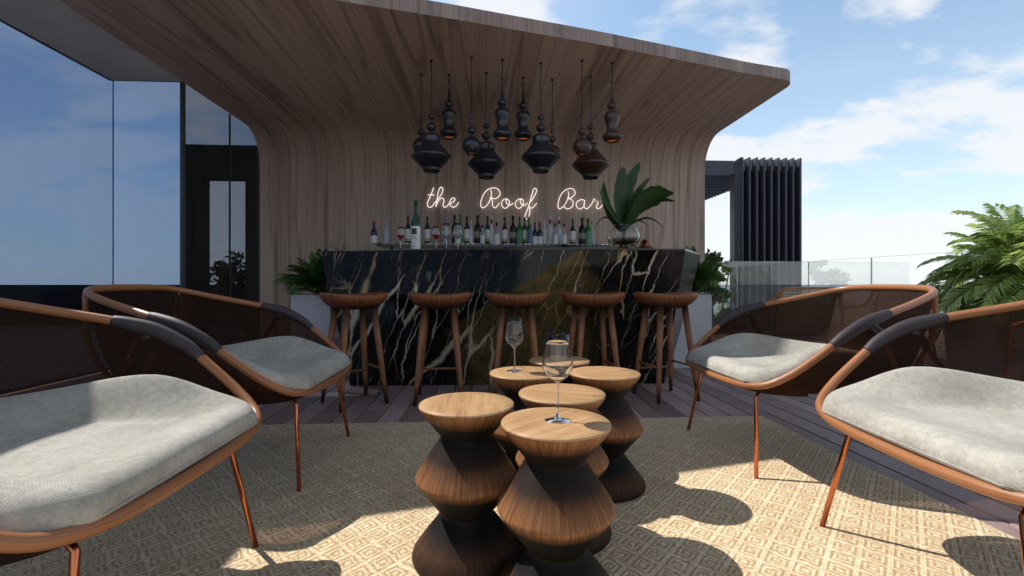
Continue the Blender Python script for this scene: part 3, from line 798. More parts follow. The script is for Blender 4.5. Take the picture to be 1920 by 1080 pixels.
leaf(mb, (.02, .0, -.04), lp(1268, 374, -.02), (-.01, .0, .10), .034, 16, .2, Vector((.4, .8, -.6)), .08, .9, pw=.6)
leaf(mb, (.02, .0, -.04), lp(1228, 326, .06), (-.03, .02, .04), .034, 16, .2, Vector((.7, .4, -.4)), .06, 1., pw=.6)
leaf(mb, (-.02, .04, -.03), lp(1150, 388, .16), (-.02, .04, .04), .030, 12, .3, Vector((.2, 1, 0)), .05)
leaf(mb, (.02, .04, -.03), lp(1196, 385, .16), (.02, .04, .04), .030, 12, .3, Vector((.2, 1, 0)), .05)
mb.build('foliage', M['vaseleaf'], pl)
mb = MB()
leaf(mb, (-.01, -.03, -.04), lp(1096, 377, -.14), (-.02, -.04, .07), .014, 14, .2, Vector((.2, 1, .4)), .06)
leaf(mb, (-.01, -.02, -.04), lp(1108, 436, -.10), (-.03, -.03, .12), .030, 14, .35, Vector((.2, 1, 0)), .06)
mb.build('dry_leaf', M['brownleaf'], pl)
mb = MB()
for k in range(7):
    a = k * .9; mb.tube([(math.cos(a) * .02, math.sin(a) * .02, -.03), (math.cos(a) * .01, math.sin(a) * .01, -.10), (math.cos(a + 2) * .03, math.sin(a + 2) * .03, -.17)], .004, 6)
mb.build('stem', M['stem'], pl)
# copper cup lying on its side
t = thing('copper_cup', 'copper cup lying tipped over on the bar right of the vase', 'cup', (1.40, 3.95, BTZ + .040), .3)
mb = MB(); Mx = Matrix.Rotation(R(-68), 4, 'Y')
mb.lathe([(.001, -.045), (.026, -.045), (.036, -.02), (.042, .02), (.045, .06), (.042, .06), (.038, .02), (.03, -.02), (.001, -.03)], 28, M=Mx)
mb.build('cup_body', simple('matt_copper', (.32, .12, .07), .45, .5, nscale=20), t, recalc=True)

# sprigs of greenery peeping over the counter
def sprig(name, label, X, Y, z, n, seed, spread=.09, h=.05):
    rr = random.Random(seed); t = thing(name, label, 'plant', (X, Y, z))
    mb = MB(); ms = MB()
    for k in range(n):
        a = rr.uniform(0, 2 * PI); r = rr.uniform(.3, 1) * spread
        tip = (math.cos(a) * r, math.sin(a) * r * .6, h * rr.uniform(.5, 1))
        ms.tube([(0, 0, 0), (tip[0] * .6, tip[1] * .6, tip[2] * .9), tip], .0015, 5)
        for q in range(4):
            u = .4 + q * .2
            b = Vector(tip) * u
            leaf(mb, b, b + Vector((rr.uniform(-.03, .03), rr.uniform(-.02, .02), rr.uniform(-.005, .02))), (0, 0, .004), .005, 4)
    mb.build('foliage', M['areca'], t); ms.build('stem', M['stem'], t)
sprig('herb_sprig', 'small green sprig on the bar at its right end', 1.33, 4.0, BTZ, 9, 3, .06, .045)
sprig('herb_sprig', 'thin twiggy sprig on the bar at its left end', -1.27, 4.15, BTZ, 5, 8, .14, .07)

# ------------------------------------------------------------ pendant lamps
def lamp(kind, X, Y, ztop, zc, s, mat, label):
    """ztop: cord top (ceiling), zc: height of the widest point of the lamp, s: scale"""
    t = thing('pendant_lamp', label, 'pendant lamp', (X, Y, zc), 0, 'turned wooden pendant lamps over the bar')
    u = .001146 * s
    if kind == 'diamond':
        y0 = 850
        P = [(9, 515), (24, 522), (28, 535), (22, 548), (8, 556), (7, 582), (22, 590), (38, 604), (38, 622), (26, 640), (10, 650), (10, 668), (50, 672), (69, 684), (72, 700), (66, 722), (70, 742), (90, 768), (122, 805), (150, 836), (157, 850), (150, 862), (115, 895), (82, 926), (70, 938)]
        rim = [(70, 938), (66, 955), (60, 962), (56, 955), (60, 935)]
        bulb = 950
    elif kind == 'bell':
        y0 = 590
        P = [(5, 236), (12, 240), (12, 252), (5, 258), (4, 275), (9, 330), (15, 392), (20, 402), (38, 418), (41, 435), (30, 452), (15, 460), (15, 468), (45, 478), (60, 500), (61, 525), (50, 555), (42, 590), (44, 625), (56, 645), (76, 660), (79, 675), (72, 692), (58, 702)]
        rim = [(58, 702), (50, 710), (44, 704), (46, 690)]
        bulb = 700
    else:
        y0 = 765
        P = [(5, 508), (13, 515), (13, 530), (6, 540), (14, 556), (16, 575), (12, 595), (5, 608), (14, 622), (31, 634), (33, 652), (22, 668), (8, 674), (8, 690), (28, 698), (52, 714), (68, 738), (72, 765), (66, 792), (52, 812), (44, 820)]
        rim = [(44, 820), (40, 827), (34, 822), (36, 806)]
        bulb = 816
    pts = [(.5 * u, (y0 - P[0][1]) * u)] + [(r * u, (y0 - y) * u) for r, y in P]
    mb = MB(); mb.lathe(pts, 28); mb.build('lamp_shade', mat, t, recalc=True)
    mb = MB(); mb.lathe([(r * u, (y0 - y) * u) for r, y in rim], 28); mb.build('rim', M['rim'] if kind == 'diamond' else mat, t, recalc=True)
    mb = MB(); rb = rim[-1][0] * u * .98; mb.lathe([(rb, (y0 - bulb + 4) * u), (rb * .5, (y0 - bulb - 1) * u), (.0005, (y0 - bulb - 3) * u)], 20); mb.build('bulb', M['bulb'] if kind != 'diamond' else mat, t, recalc=True)
    mb = MB(); mb.tube([(0, 0, (y0 - P[0][1]) * u), (0, 0, ztop - zc + .02)], .0035, 6); mb.build('cord', M['cord'], t)
    mb = MB(); mb.lathe([(.0005, ztop - zc - .012), (.012, ztop - zc - .012), (.014, ztop - zc)], 12); mb.build('ceiling_rose', M['cord'], t)
def zat(y, d): return .85 + (533 - y) * d / 870
LK = [('ball', -.62, 4.46, 275, 'lampblack', 'ball pendant half hidden behind the leftmost diamond pendant'),
      ('diamond', -.49, 4.18, 295, 'lampblack', 'black diamond shaped pendant, leftmost of the four wide ones'),
      ('bell', -.354, 4.45, 232, 'lampblack', 'bell shaped pendant just right of the leftmost diamond pendant'),
      ('ball', -.13, 4.10, 274, 'lampblack', 'black ball pendant with a glowing opening, left of centre'),
      ('diamond', 0.0, 4.39, 308.5, 'lampblack', 'dull diamond shaped pendant, second of the four wide ones from the left'),
      ('bell', .142, 4.12, 232, 'lampblack', 'highest hanging black bell shaped pendant in the middle of the cluster'),
      ('bell', .355, 4.47, 235, 'lampblack', 'bell shaped pendant left of the third diamond pendant'),
      ('diamond', .491, 4.17, 296, 'lampblack', 'black diamond shaped pendant, third of the four wide ones from the left'),
      ('ball', .642, 4.50, 288, 'lampbrown', 'brown ball pendant half hidden behind the third diamond pendant'),
      ('ball', .852, 4.10, 276, 'lampbrown', 'brown ball pendant with a glowing opening above the rightmost diamond'),
      ('diamond', 1.0, 4.41, 309.5, 'lampbrown', 'reddish brown diamond shaped pendant, rightmost of the wide ones'),
      ('bell', 1.133, 4.13, 237, 'lampbrown', 'brown bell shaped pendant at the right end of the cluster')]
for kind, X, Y, wy, mt, lab in LK:
    d = X * .0551 + Y * .9985
    lamp(kind, X, Y, H, zat(wy, d), 1.0, M[mt], lab)

# ------------------------------------------------------------ neon sign
sg = thing('neon_sign', 'glowing white script neon sign reading the Roof Bar', 'neon sign', (0, 6.30, 0))
K = 10.667
def npt(o_, p):
    px, py = o_[0] + p[0] / K, 340 + p[1] / K
    a = (px - 960) / 870; b = (533 - py) / 870
    c_, s_ = .99848, .05509
    rx, ry = c_ * a + s_, -s_ * a + c_
    t_ = 6.30 / ry
    return (rx * t_, 0, .85 + b * t_)
A0, B0 = (790, 340), (960, 340)
LET = [
 (A0, [[(245, 125), (205, 235), (160, 340), (125, 420), (122, 470), (145, 512), (180, 520), (220, 495), (262, 440), (300, 395)], [(130, 272), (262, 272)]]),
 (A0, [[(300, 395), (350, 330), (400, 260), (430, 180), (425, 140), (395, 118), (360, 150), (335, 220), (320, 320), (305, 430), (292, 510)], [(292, 510), (320, 430), (360, 365), (400, 335), (440, 350), (455, 390), (442, 440), (435, 490), (465, 520), (510, 500), (545, 455)]]),
 (A0, [[(545, 455), (600, 430), (660, 390), (672, 350), (640, 330), (600, 350), (570, 410), (575, 470), (610, 510), (660, 515), (710, 480), (748, 420)]]),
 (A0, [[(1390, 325), (1360, 400), (1310, 480), (1240, 530), (1200, 510), (1185, 440), (1210, 340), (1270, 220), (1350, 155), (1440, 130), (1520, 150), (1572, 215), (1560, 290), (1500, 340), (1440, 345), (1385, 320)], [(1385, 165), (1405, 230), (1390, 325)], [(1390, 325), (1425, 400), (1420, 460), (1440, 510), (1480, 530), (1520, 490), (1565, 430)]]),
 (A0, [[(1740, 370), (1680, 350), (1620, 390), (1605, 460), (1640, 525), (1690, 535), (1745, 490), (1765, 420), (1740, 370), (1705, 365), (1690, 400), (1720, 450), (1780, 475), (1840, 435)]]),
 (B0, [[(215, 365), (160, 350), (90, 390), (65, 450), (90, 520), (145, 540), (200, 500), (230, 430), (215, 365), (175, 365), (165, 410), (195, 465), (250, 480), (315, 435)]]),
 (B0, [[(355, 420), (400, 370), (460, 270), (492, 190), (475, 145), (440, 150), (410, 220), (375, 350), (340, 470), (300, 590), (260, 680), (265, 740), (300, 750)], [(335, 700), (355, 620), (350, 540), (352, 500), (365, 530), (410, 530), (450, 490), (495, 435)]]),
 (B0, [[(1120, 200), (1135, 260), (1115, 350), (1080, 430), (1020, 510), (950, 550), (920, 500), (930, 400), (980, 270), (1060, 180), (1150, 145), (1220, 155), (1262, 210), (1250, 270), (1190, 320), (1125, 345)], [(1125, 345), (1190, 365), (1225, 430), (1200, 510), (1130, 550), (1070, 535), (1030, 490)]]),
 (B0, [[(1450, 400), (1430, 370), (1370, 370), (1300, 410), (1285, 470), (1310, 530), (1370, 550), (1430, 510), (1450, 440)], [(1455, 380), (1440, 480), (1470, 545), (1530, 530), (1600, 440)]]),
 (B0, [[(1600, 440), (1640, 355), (1665, 392), (1730, 410), (1700, 470), (1690, 520), (1720, 550), (1770, 520), (1825, 455)]]),
]
for o_, strokes in LET:
    mb = MB()
    for st in strokes:
        mb.tube(catmull([npt(o_, p) for p in st], 6), .0050, 8)
    mb.build('letter', M['neon'], sg)

# ------------------------------------------------------------ lounge chairs
def make_chair():
    root = thing('lounge_chair', 'x', 'lounge chair')
    half = [(.445, 0, .392), (.443, .16, .394), (.432, .29, .402), (.395, .385, .425), (.32, .435, .480), (.22, .458, .560), (.12, .466, .640), (.03, .462, .690), (-.08, .440, .724), (-.22, .395, .758), (-.34, .350, .788), (-.425, .305, .812), (-.468, .235, .828), (-.478, .12, .834)]
    pts = half + [(-.480, 0, .835)] + [(x, -y, z) for x, y, z in half[:0:-1]]
    ring = catmull(pts, 6, True)
    n = len(ring)
    mb = MB(); mb.tube(ring, .0155, 12, closed=True); mb.build('bent_rail', M['chairwood'], root)
    # leather arm wraps
    for sgn in (1, -1):
        seg = [p for p in catmull([(.175, .463 * sgn, .598), (.12, .467 * sgn, .640), (.03, .462 * sgn, .690), (-.05, .447 * sgn, .716), (-.095, .436 * sgn, .729)], 6)]
        mb = MB(); mb.tube(seg, lambda u: .0168 + .004 * math.sin(u * PI) ** .7, 12, flat=lambda u: 1 + .25 * math.sin(u * PI))
        w = mb.build('arm_wrap', M['leather'], root)
        mb = MB(); mb.tube(catmull([(.01, .462 * sgn, .682), (-.03, .468 * sgn, .650), (-.055, .466 * sgn, .60)], 5), [.017 - .0004 * k for k in range(11)], 10)
        mb.build('strut_cover', M['leather'], w)
        mb = MB(); mb.tube(catmull([(-.05, .466 * sgn, .61), (-.12, .44 * sgn, .50), (-.20, .375 * sgn, .38)], 5), .012, 10)
        mb.build('arm_strut', M['chairwood'], root)
        mb = MB(); mb.tube(catmull([(-.452, .285 * sgn, .81), (-.455, .265 * sgn, .60), (-.375, .20 * sgn, .37)], 5), .011, 10)
        mb.build('back_strut', M['chairwood'], root)
    # sling shell
    mb = MB(); rows = []
    NR = 96
    idx = [int(k * n / NR) for k in range(NR)]
    for k in idx:
        p = ring[k]
        q = Vector((max(-.33, min(.41, p.x * .80)), p.y * .74, .372))
        if p.x > .25: q = Vector((p.x - .03, p.y * .86, .372))
        row = []
        for j in range(9):
            u = j / 8
            m_ = p.lerp(q, u)
            bul = math.sin(u * PI) * .025
            d = Vector((p.x - 0, p.y, 0)); d = d.normalized() if d.length > .01 else Vector((0, 0, 0))
            m_ = m_ + d * bul * (1 if p.z > .5 else .2)
            row.append(m_)
        rows.append(row)
    V = [[mb.v(p) for p in row] for row in rows]
    for a in range(NR):
        b = (a + 1) % NR
        for j in range(8):
            mb.face([V[a][j], V[b][j], V[b][j + 1], V[a][j + 1]], [(a * .02, j * .05), (a * .02 + .02, j * .05), (a * .02 + .02, j * .05 + .05), (a * .02, j * .05 + .05)], None, True)
    cpt = mb.v((.03, 0, .366))
    for a in range(NR):
        b = (a + 1) % NR
        mb.face([V[a][8], V[b][8], cpt], [(0, 0), (.02, 0), (.01, .1)], None, True)
    mb.build('sling_shell', M['sling'], root)
    # cushion: shallow bucket with a raised rim
    mb = MB(); NU, NV = 36, 60
    def hw(x):   # half width of cushion
        if x > .32: return .395 - .05 * ((x - .32) / .12) ** 2 * 1.75
        return .395 - .20 * ((.32 - x) / .70) ** 1.6 - .0
    def sm(u):
        u = min(1, max(0, u)); return u * u * (3 - 2 * u)
    def top(x, v):
        a = abs(v)
        rim = .6 * min(1, max(0, (a - .55) / .30)) + .4 * sm((a - .52) / .34)
        back = sm((-.02 - x) / .34)
        along = sm((.44 - x) / .34) * (1 - .62 * sm((.10 - x) / .46))
        z = .476 - .018 * sm((.44 - x) / .2) + .112 * rim * along + .055 * back * (1 - rim * .7)
        z += .0035 * math.sin(x * 21 + v * 4) * math.sin(v * 5 + 1.3) * (1 - a)
        return z
    def surf(x, v, topside):
        w_ = hw(x)
        a = abs(v)
        ex = max(0, min(1, (.447 - x) / .070)) if x > .2 else max(0, min(1, (x + .375) / .07))
        ea = max(0, min(1, (1 - a) / .15))
        e = (1 - (1 - ex) ** 2.4) ** .5 * (1 - (1 - ea) ** 2.2) ** .5
        zt = top(x, v)
        up = max(0, zt - .476)
        zm = .422 + up * .55
        zb = .393 + up * .45
        z = zm + (zt - zm) * e if topside else zm + (zb - zm) * e
        return Vector((x, v * w_, z))
    def xs_(i):
        u = i / NU; return .447 - .822 * (u - .04 * math.sin(2 * PI * u))
    def vs_(j):
        u = j / NV * 2 - 1; return math.sin(u * PI / 2) * .55 + u * .45
    TT = [[mb.v(surf(xs_(i), vs_(j), True)) for j in range(NV + 1)] for i in range(NU + 1)]
    BB = [[(TT[i][j] if i in (0, NU) or j in (0, NV) else mb.v(surf(xs_(i), vs_(j), False))) for j in range(NV + 1)] for i in range(NU + 1)]
    def uvq(vs): return [(q.co.x, q.co.y + q.co.z) for q in vs]
    for i in range(NU):
        for j in range(NV):
            q = [TT[i][j], TT[i][j + 1], TT[i + 1][j + 1], TT[i + 1][j]]; mb.face(q, uvq(q), None, True)
            q = [BB[i][j], BB[i + 1][j], BB[i + 1][j + 1], BB[i][j + 1]]; mb.face(q, uvq(q), None, True)
    cu = mb.build('cushion', M['cushion'], root, recalc=True)
    mb = MB()
    seam = [surf(xs_(i), -1, True) for i in range(2, NU - 1)] + [surf(xs_(NU), vs_(j), True) for j in range(2, NV - 1)] + [surf(xs_(i), 1, True) for i in range(NU - 2, 1, -1)] + [surf(xs_(0), vs_(j), True) for j in range(NV - 2, 1, -1)]
    mb.tube(seam, .0022, 6, closed=True); mb.build('piping', M['cushion'], cu)
    # copper side frames
    for sgn in (1, -1):
        P = [(.42, .34 * sgn, 0), (.3993, .3045 * sgn, .17), (.378, .268 * sgn, .345), (.345, .262 * sgn, .377), (.30, .258 * sgn, .380), (-.30, .185 * sgn, .362), (-.36, .180 * sgn, .358), (-.395, .183 * sgn, .335), (-.4285, .1975 * sgn, .168), (-.462, .212 * sgn, 0)]
        path = []
        for i_ in range(len(P)): path.append(P[i_])
        fine = [Vector(P[0])] + catmull(P[2:5], 5) + catmull(P[5:8], 5) + [Vector(P[9])]
        mb = MB(); mb.tube(fine[:8 + 5], .0085, 10) if False else mb.tube(fine, .0085, 10)
        mb.build('leg_frame', M['copper'], root)
    mb = MB(); mb.tube([(.30, -.258, .372), (.30, .258, .372)], .007, 8); mb.build('crossbar', M['copper'], root)
    mb = MB(); mb.tube([(-.30, -.185, .36), (-.30, .185, .36)], .007, 8); mb.build('crossbar', M['copper'], root)
    return root
ch = make_chair()
spots = [((-1.155, 1.19, 0), 0., 'wood framed lounge chair with sunlit grey cushion at the left front'),
         ((-1.178, 2.268, 0), 0., 'wood framed lounge chair fully in shade, behind the left front chair'),
         ((1.585, 2.285, 0), PI, 'wood framed lounge chair on the right side nearer the bar'),
         ((1.559, 1.184, 0), PI - .07, 'wood framed lounge chair at the right front, cut by the picture edge')]
GR = 'wood framed lounge chairs around the small tables'
for k, (loc, rz, lab) in enumerate(spots):
    o = ch if k == 0 else copy_tree(ch)
    o.location = loc; o.rotation_euler = (0, 0, rz); tag(o, lab, 'lounge chair', GR)

# ------------------------------------------------------------ turned side tables
def make_table():
    root = thing('side_table', 'x', 'side table')
    z0 = .0
    prof = [(.001, .0), (.155, .0), (.164, .004), (.1665, .014), (.163, .027), (.145, .052), (.112, .094), (.088, .124), (.0815, .133), (.0800, .138), (.0815, .143), (.088, .152), (.115, .187), (.143, .223), (.1545, .240), (.1570, .247), (.1545, .255), (.143, .275), (.112, .321), (.087, .357), (.0810, .366), (.0795, .371), (.0810, .376), (.087, .384), (.112, .416), (.134, .444), (.1452, .460), (.1465, .466)]
    mb = MB(); mb.lathe(prof, 64); mb.build('turned_base', M['table_side'], root)
    mb = MB(); mb.lathe([(.1465, .466), (.1460, .4695), (.1445, .4712), (.10, .4715), (.0005, .4715)], 64); mb.build('table_top', M['table_top'], root)
    return root
tb = make_table()
TS = [(.185, 1.235, .2, 'turned wood side table nearest the viewer with a wine glass on it'),
      (-.061, 1.443, 1.1, 'turned wood side table with a bare sunlit top, leftmost of the cluster'),
      (.255, 1.563, 2.3, 'turned wood side table in the middle of the cluster, just behind the nearest'),
      (.492, 1.914, 3.1, 'turned wood side table at the right of the cluster'),
      (.160, 1.935, 4.4, 'turned wood side table half in shade carrying the farther wine glass'),
      (.353, 2.235, 5.2, 'shaded brown turned side table at the back of the cluster')]
for k, (x, y, rz, lab) in enumerate(TS):
    o = tb if k == 0 else copy_tree(tb)
    o.location = (x, y, .0115); o.rotation_euler = (0, 0, rz); tag(o, lab, 'side table', 'turned wooden side tables clustered on the rug')
wineglass((.192, 1.245, .4835), .232, 'large empty wine glass standing on the nearest side table')
wineglass((.118, 1.955, .4835), .225, 'empty wine glass on the half shaded side table behind')

# ------------------------------------------------------------ bar stools
def make_stool():
    root = thing('bar_stool', 'x', 'bar stool')
    mb = MB(); seg = 48
    prof = [(.001, .672), (.10, .672), (.135, .680), (.185, .712), (.217, .748), (.224, .765), (.222, .778), (.212, .785), (.196, .781), (.16, .770), (.08, .764), (.001, .763)]
    rings = []
    for r, z in prof:
        ring = []
        for k in range(seg):
            a = 2 * PI * k / seg
            e = 1 + .05 * math.cos(2 * a) * (r / .22)
            rr = r * (1 / (abs(math.cos(a)) ** 2.6 + abs(math.sin(a)) ** 2.6) ** (1 / 2.6)) ** .9
            zz = z + (.010 * math.cos(2 * a) * (r / .22) ** 2 if z > .74 else 0)
            ring.append(mb.v((math.cos(a) * rr * e, math.sin(a) * rr * .92, zz)))
        rings.append(ring)
    for i in range(len(rings) - 1):
        for k in range(seg):
            k2 = (k + 1) % seg; mb.face([rings[i][k], rings[i][k2], rings[i + 1][k2], rings[i + 1][k]], None, None, True)
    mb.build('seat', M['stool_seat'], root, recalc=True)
    tops = {}
    for sx in (1, -1):
        for sy in (1, -1):
            a = Vector((.102 * sx, .095 * sy, .69)); b = Vector((.165 * sx, .170 * sy, 0))
            mb = MB(); mb.tube([a, a.lerp(b, .35), a.lerp(b, .8), b], [.0235, .0225, .017, .0125], 14)
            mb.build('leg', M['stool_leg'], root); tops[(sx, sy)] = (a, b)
    def at(s_, z): a, b = tops[s_]; return a.lerp(b, (.69 - z) / .69)
    for p, q, z in (((1, 1), (-1, 1), .20), ((1, 1), (1, -1), .25), ((-1, 1), (-1, -1), .25)):
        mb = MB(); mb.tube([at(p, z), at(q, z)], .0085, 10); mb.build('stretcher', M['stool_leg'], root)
    return root
st = make_stool()
for k, (x, y, rz, lab) in enumerate([(-.945, 3.385, 39, 'dark wood bar stool leftmost of the five, in front of the left planter'),
                                     (-.345, 3.455, 3, 'round wooden bar stool second from the left at the marble bar'),
                                     (.222, 3.46, -2, 'wooden bar stool in the middle of the five, behind the wine glasses'),
                                     (.795, 3.45, 4, 'wooden bar stool second from the right at the marble bar'),
                                     (1.345, 3.43, 12, 'wooden bar stool rightmost of the five, beside the right planter')]):
    o = st if k == 0 else copy_tree(st)
    o.location = (x, y, .0); o.rotation_euler = (0, 0, R(rz)); tag(o, lab, 'bar stool', 'wooden stools in a row at the bar')

# ------------------------------------------------------------ planters and foliage
def frond(mb, ms, base, d, length, nleaf, ll, lw, rr, droop=.5, curl=.3, vee=.5):
    P = [Vector(base)]; d = Vector(d).normalized(); step = length / 14
    for k in range(14):
        d = (d + Vector((0, 0, -droop / 14 * (1 + k * .12)))).normalized(); P.append(P[-1] + d * step)
    ms.tube(P, [max(.0015, .005 * (1 - k / 16)) for k in range(15)], 5, cap=False)
    col = rr.random()
    for k in range(nleaf):
        u = .16 + .84 * k / nleaf; f = u * 14; i_ = min(13, int(f)); p = P[i_].lerp(P[i_ + 1], f - i_)
        T = (P[i_ + 1] - P[i_]).normalized(); S = T.cross(Vector((0, 0, 1)))
        S = S.normalized() if S.length > .01 else Vector((1, 0, 0)); N = S.cross(T)
        L = ll * (math.sin(min(1, (u - .05) * 1.02) * PI) ** .55 * .9 + .15)
        for sg_ in (1, -1):
            dirn = (S * sg_ * .95 + T * (.55 + u * .5) + N * vee * .5 + Vector((rr.uniform(-.1, .1), rr.uniform(-.1, .1), rr.uniform(-.1, .1)))).normalized()
            a = p; m_ = p + dirn * L * .5 + N * L * .05; e_ = p + dirn * L + Vector((0, 0, -L * curl))
            wv = T * lw
            c_ = min(1, max(0, col * .7 + rr.uniform(0, .3)))
            va, v1, v2, ve = mb.v(a), mb.v(m_ + wv * .5), mb.v(m_ - wv * .5), mb.v(e_)
            mb.face([va, v2, ve, v1], None, c_)
def palm_plant(name, label, loc, n, length, nleaf, ll, lw, mat, seed, spread=1., h0=0., elev=(25, 85), droop=.9, az=None, extra_low=0):
    rr = random.Random(seed); t = thing(name, label, 'plant', loc)
    mb = MB(); ms = MB()
    for k in range(n):
        a = rr.uniform(0, 2 * PI) if az is None else rr.uniform(*az); el = R(rr.uniform(*elev))
        L = length * rr.uniform(.65, 1.05)
        d = (math.cos(a) * math.cos(el) * spread, math.sin(a) * math.cos(el) * spread, math.sin(el))
        frond(mb, ms, (math.cos(a) * .05, math.sin(a) * .05, h0 * rr.uniform(.2, 1)), d, L, nleaf, ll, lw, rr, droop * rr.uniform(.7, 1.3))
    mb.build('foliage', mat, t); ms.build('stem', M['stem'], t)
    return t
def planter(label, X0, X1, Y0, Y1, h, tap, name='planter'):
    t = thing(name, label, 'planter', ((X0 + X1) / 2, (Y0 + Y1) / 2, 0))
    a, b = (X1 - X0) / 2, (Y1 - Y0) / 2
    mb = MB(); 
    bo = [(-a + tap, -b + tap, 0), (a - tap, -b + tap, 0), (a - tap, b - tap, 0), (-a + tap, b - tap, 0)]
    to = [(-a, -b, h), (a, -b, h), (a, b, h), (-a, b, h)]
    ti = [(x * .93, y * .9, h) for x, y, _ in to]; bi = [(x * .93, y * .9, h - .06) for x, y, _ in to]
    V = [[mb.v(p) for p in q] for q in (bo, to, ti, bi)]
    for A, B in zip(V, V[1:]):
        for k in range(4): mb.face([A[k], A[(k + 1) % 4], B[(k + 1) % 4], B[k]])
    mb.build('planter_box', M['planter'], t, bevel=.004)
    mb = MB(); mb.poly([(x, y, h - .05) for x, y, _ in bi]); mb.build('soil', M['soil'], t)
    return t
planter('tapered pale grey planter at the left end of the bar', -1.94, -1.46, 4.72, 5.2, .745, -.0)
palm_plant('potted_palm', 'bushy dark green palm in the left planter', (-1.70, 4.93, .70), 120, .43, 20, .13, .016, M['areca'], 11, 1., .10, (28, 86), .62)
planter('tapered pale grey planter at the right end of the bar', 1.90, 2.30, 4.62, 5.1, .745, .0)
palm_plant('potted_palm', 'bushy dark green palm in the right planter', (2.18, 4.86, .70), 90, .44, 20, .13, .016, M['areca'], 12, 1., .12, (28, 86), .62)
planter('low wide planter holding the big bright palm at the right', 4.25, 4.95, 3.4, 4.1, .62, .02)
palm_plant('areca_palm', 'big sunlit bright green palm by the balustrade at the right edge', (4.74, 3.78, .60), 140, .82, 30, .22, .034, M['palm'], 24, 1., .3, (8, 88), 1.1)

def shrub(name, label, loc, rad, n, mat, seed, leafs=.10):
    rr = random.Random(seed); t = thing(name, label, 'tree', loc)
    mb = MB()
    cl = [(Vector((rr.gauss(0, .45) * rad[0], rr.gauss(0, .45) * rad[1], rr.uniform(.1, 1) * rad[2])), rr.uniform(.2, .4) * rad[0]) for _ in range(26)]
    for k in range(n):
        c_, r_ = rr.choice(cl); p = c_ + Vector((rr.gauss(0, 1), rr.gauss(0, 1), rr.gauss(0, 1))).normalized() * r_ * rr.uniform(.5, 1)
        d = Vector((rr.uniform(-1, 1), rr.uniform(-1, 1), rr.uniform(-.6, 1))).normalized() * leafs; s_ = d.cross(Vector((rr.uniform(-1, 1), rr.uniform(-1, 1), .3))).normalized() * leafs * .3
        mb.face([mb.v(p), mb.v(p + d * .5 + s_), mb.v(p + d), mb.v(p + d * .5 - s_)], None, rr.random())
    mb.build('crown', mat, t)
    mb = MB()
    mb.tube([(0, 0, -2.), (.05, 0, rad[2] * .3), (0, .1, rad[2] * .6)], [.08, .05, .02], 8)
    for k in range(5):
        c_, r_ = cl[k]; mb.tube([(0, 0, 0), tuple(c_ * .5 + Vector((0, 0, .1))), tuple(c_)], [.035, .02, .008], 6)
    mb.build('trunk', M['bark'], t)
shrub('garden_tree', 'dark leafy shrub outside the glass between the bar wall and the tower', (3.95, 7.9, -.6), (.42, .4, 1.9), 3200, M['shrub'], 5, .11)
shrub('garden_tree', 'dark tree seen through the added frame behind the glass screen', (-5.15, 9.6, -.6), (.5, .4, 1.95), 2200, M['shrub'], 6, .11)

# ------------------------------------------------------------ rope chairs and low table on the sunny terrace
def make_rope():
    root = thing('rope_chair', 'x', 'chair')
    # frame: side loops
    for s_ in (1, -1):
        mb = MB(); mb.tube(catmull([(.30, .30 * s_, 0), (.27, .31 * s_, .38), (.24, .32 * s_, .56), (.05, .33 * s_, .60), (-.20, .31 * s_, .64), (-.33, .27 * s_, .80)], 5), .013, 8); mb.build('arm_frame', M['ropeframe'], root)
        mb = MB(); mb.tube([(-.34, .27 * s_, .0), (-.24, .25 * s_, .38), (-.35, .26 * s_, .80)], .012, 8); mb.build('leg', M['ropeframe'], root)
    mb = MB(); mb.tube(catmull([(-.35, -.26, .80), (-.37, -.22, .815), (-.385, 0, .82), (-.37, .22, .815), (-.35, .26, .80)], 5), .011, 8); mb.build('top_rail', M['ropeframe'], root)
    mb = MB()
    for k in range(26):
        u = k / 25; y = -.25 + .5 * u
        mb.tube([(-.37, y, .81), (-.30, y * .97, .60), (-.22, y * .95, .42)], .0045, 5, cap=False)
    for k in range(18):
        u = k / 17; z = .80 - .38 * u; x = -.37 + .15 * u
        mb.tube([(x + .002, -.25, z), (x - .012, 0, z), (x + .002, .25, z)], .0048, 5, cap=False)
    mb.build('woven_back', M['rope'], root)
    mb = MB()
    for k in range(22):
        u = k / 21; x = -.22 + .48 * u
        mb.tube([(x, -.27, .40), (x, 0, .385), (x, .27, .40)], .0055, 5, cap=False)
    for k in range(22):
        u = k / 21; y = -.26 + .52 * u
        mb.tube([(-.22, y, .40), (0, y, .388), (.26, y, .40)], .0045, 5, cap=False)
    mb.build('woven_seat', M['rope'], root)
    return root
rc_ = make_rope()
for k, (x, y, rz, lab) in enumerate([(2.72, 4.15, 95, 'pale rope chair seen through the back of the farther right lounge chair'),
                                     (4.25, 4.70, 75, 'pale rope chair beyond the right lounge chair, just left of the small plant'),
                                     (4.15, 3.05, 120, 'pale rope chair with terracotta frame partly under the bright palm')]):
    o = rc_ if k == 0 else copy_tree(rc_)
    o.location = (x, y, 0); o.rotation_euler = (0, 0, R(rz)); tag(o, lab, 'chair', 'pale rope chairs out on the terrace')
t = thing('low_table', 'small wooden table between the rope chairs on the terrace', 'table', (4.62, 4.42, 0))
mb = MB(); mb.lathe([(.001, .60), (.22, .60), (.225, .61), (.22, .625), (.001, .625)], 32); mb.build('table_top', M['ropeframe'], t)
for k in range(3):
    a = k * 2.09; mb = MB(); mb.tube([(math.cos(a) * .2, math.sin(a) * .2, 0), (math.cos(a) * .06, math.sin(a) * .06, .6)], .011, 8); mb.build('leg', M['ropeframe'], t)
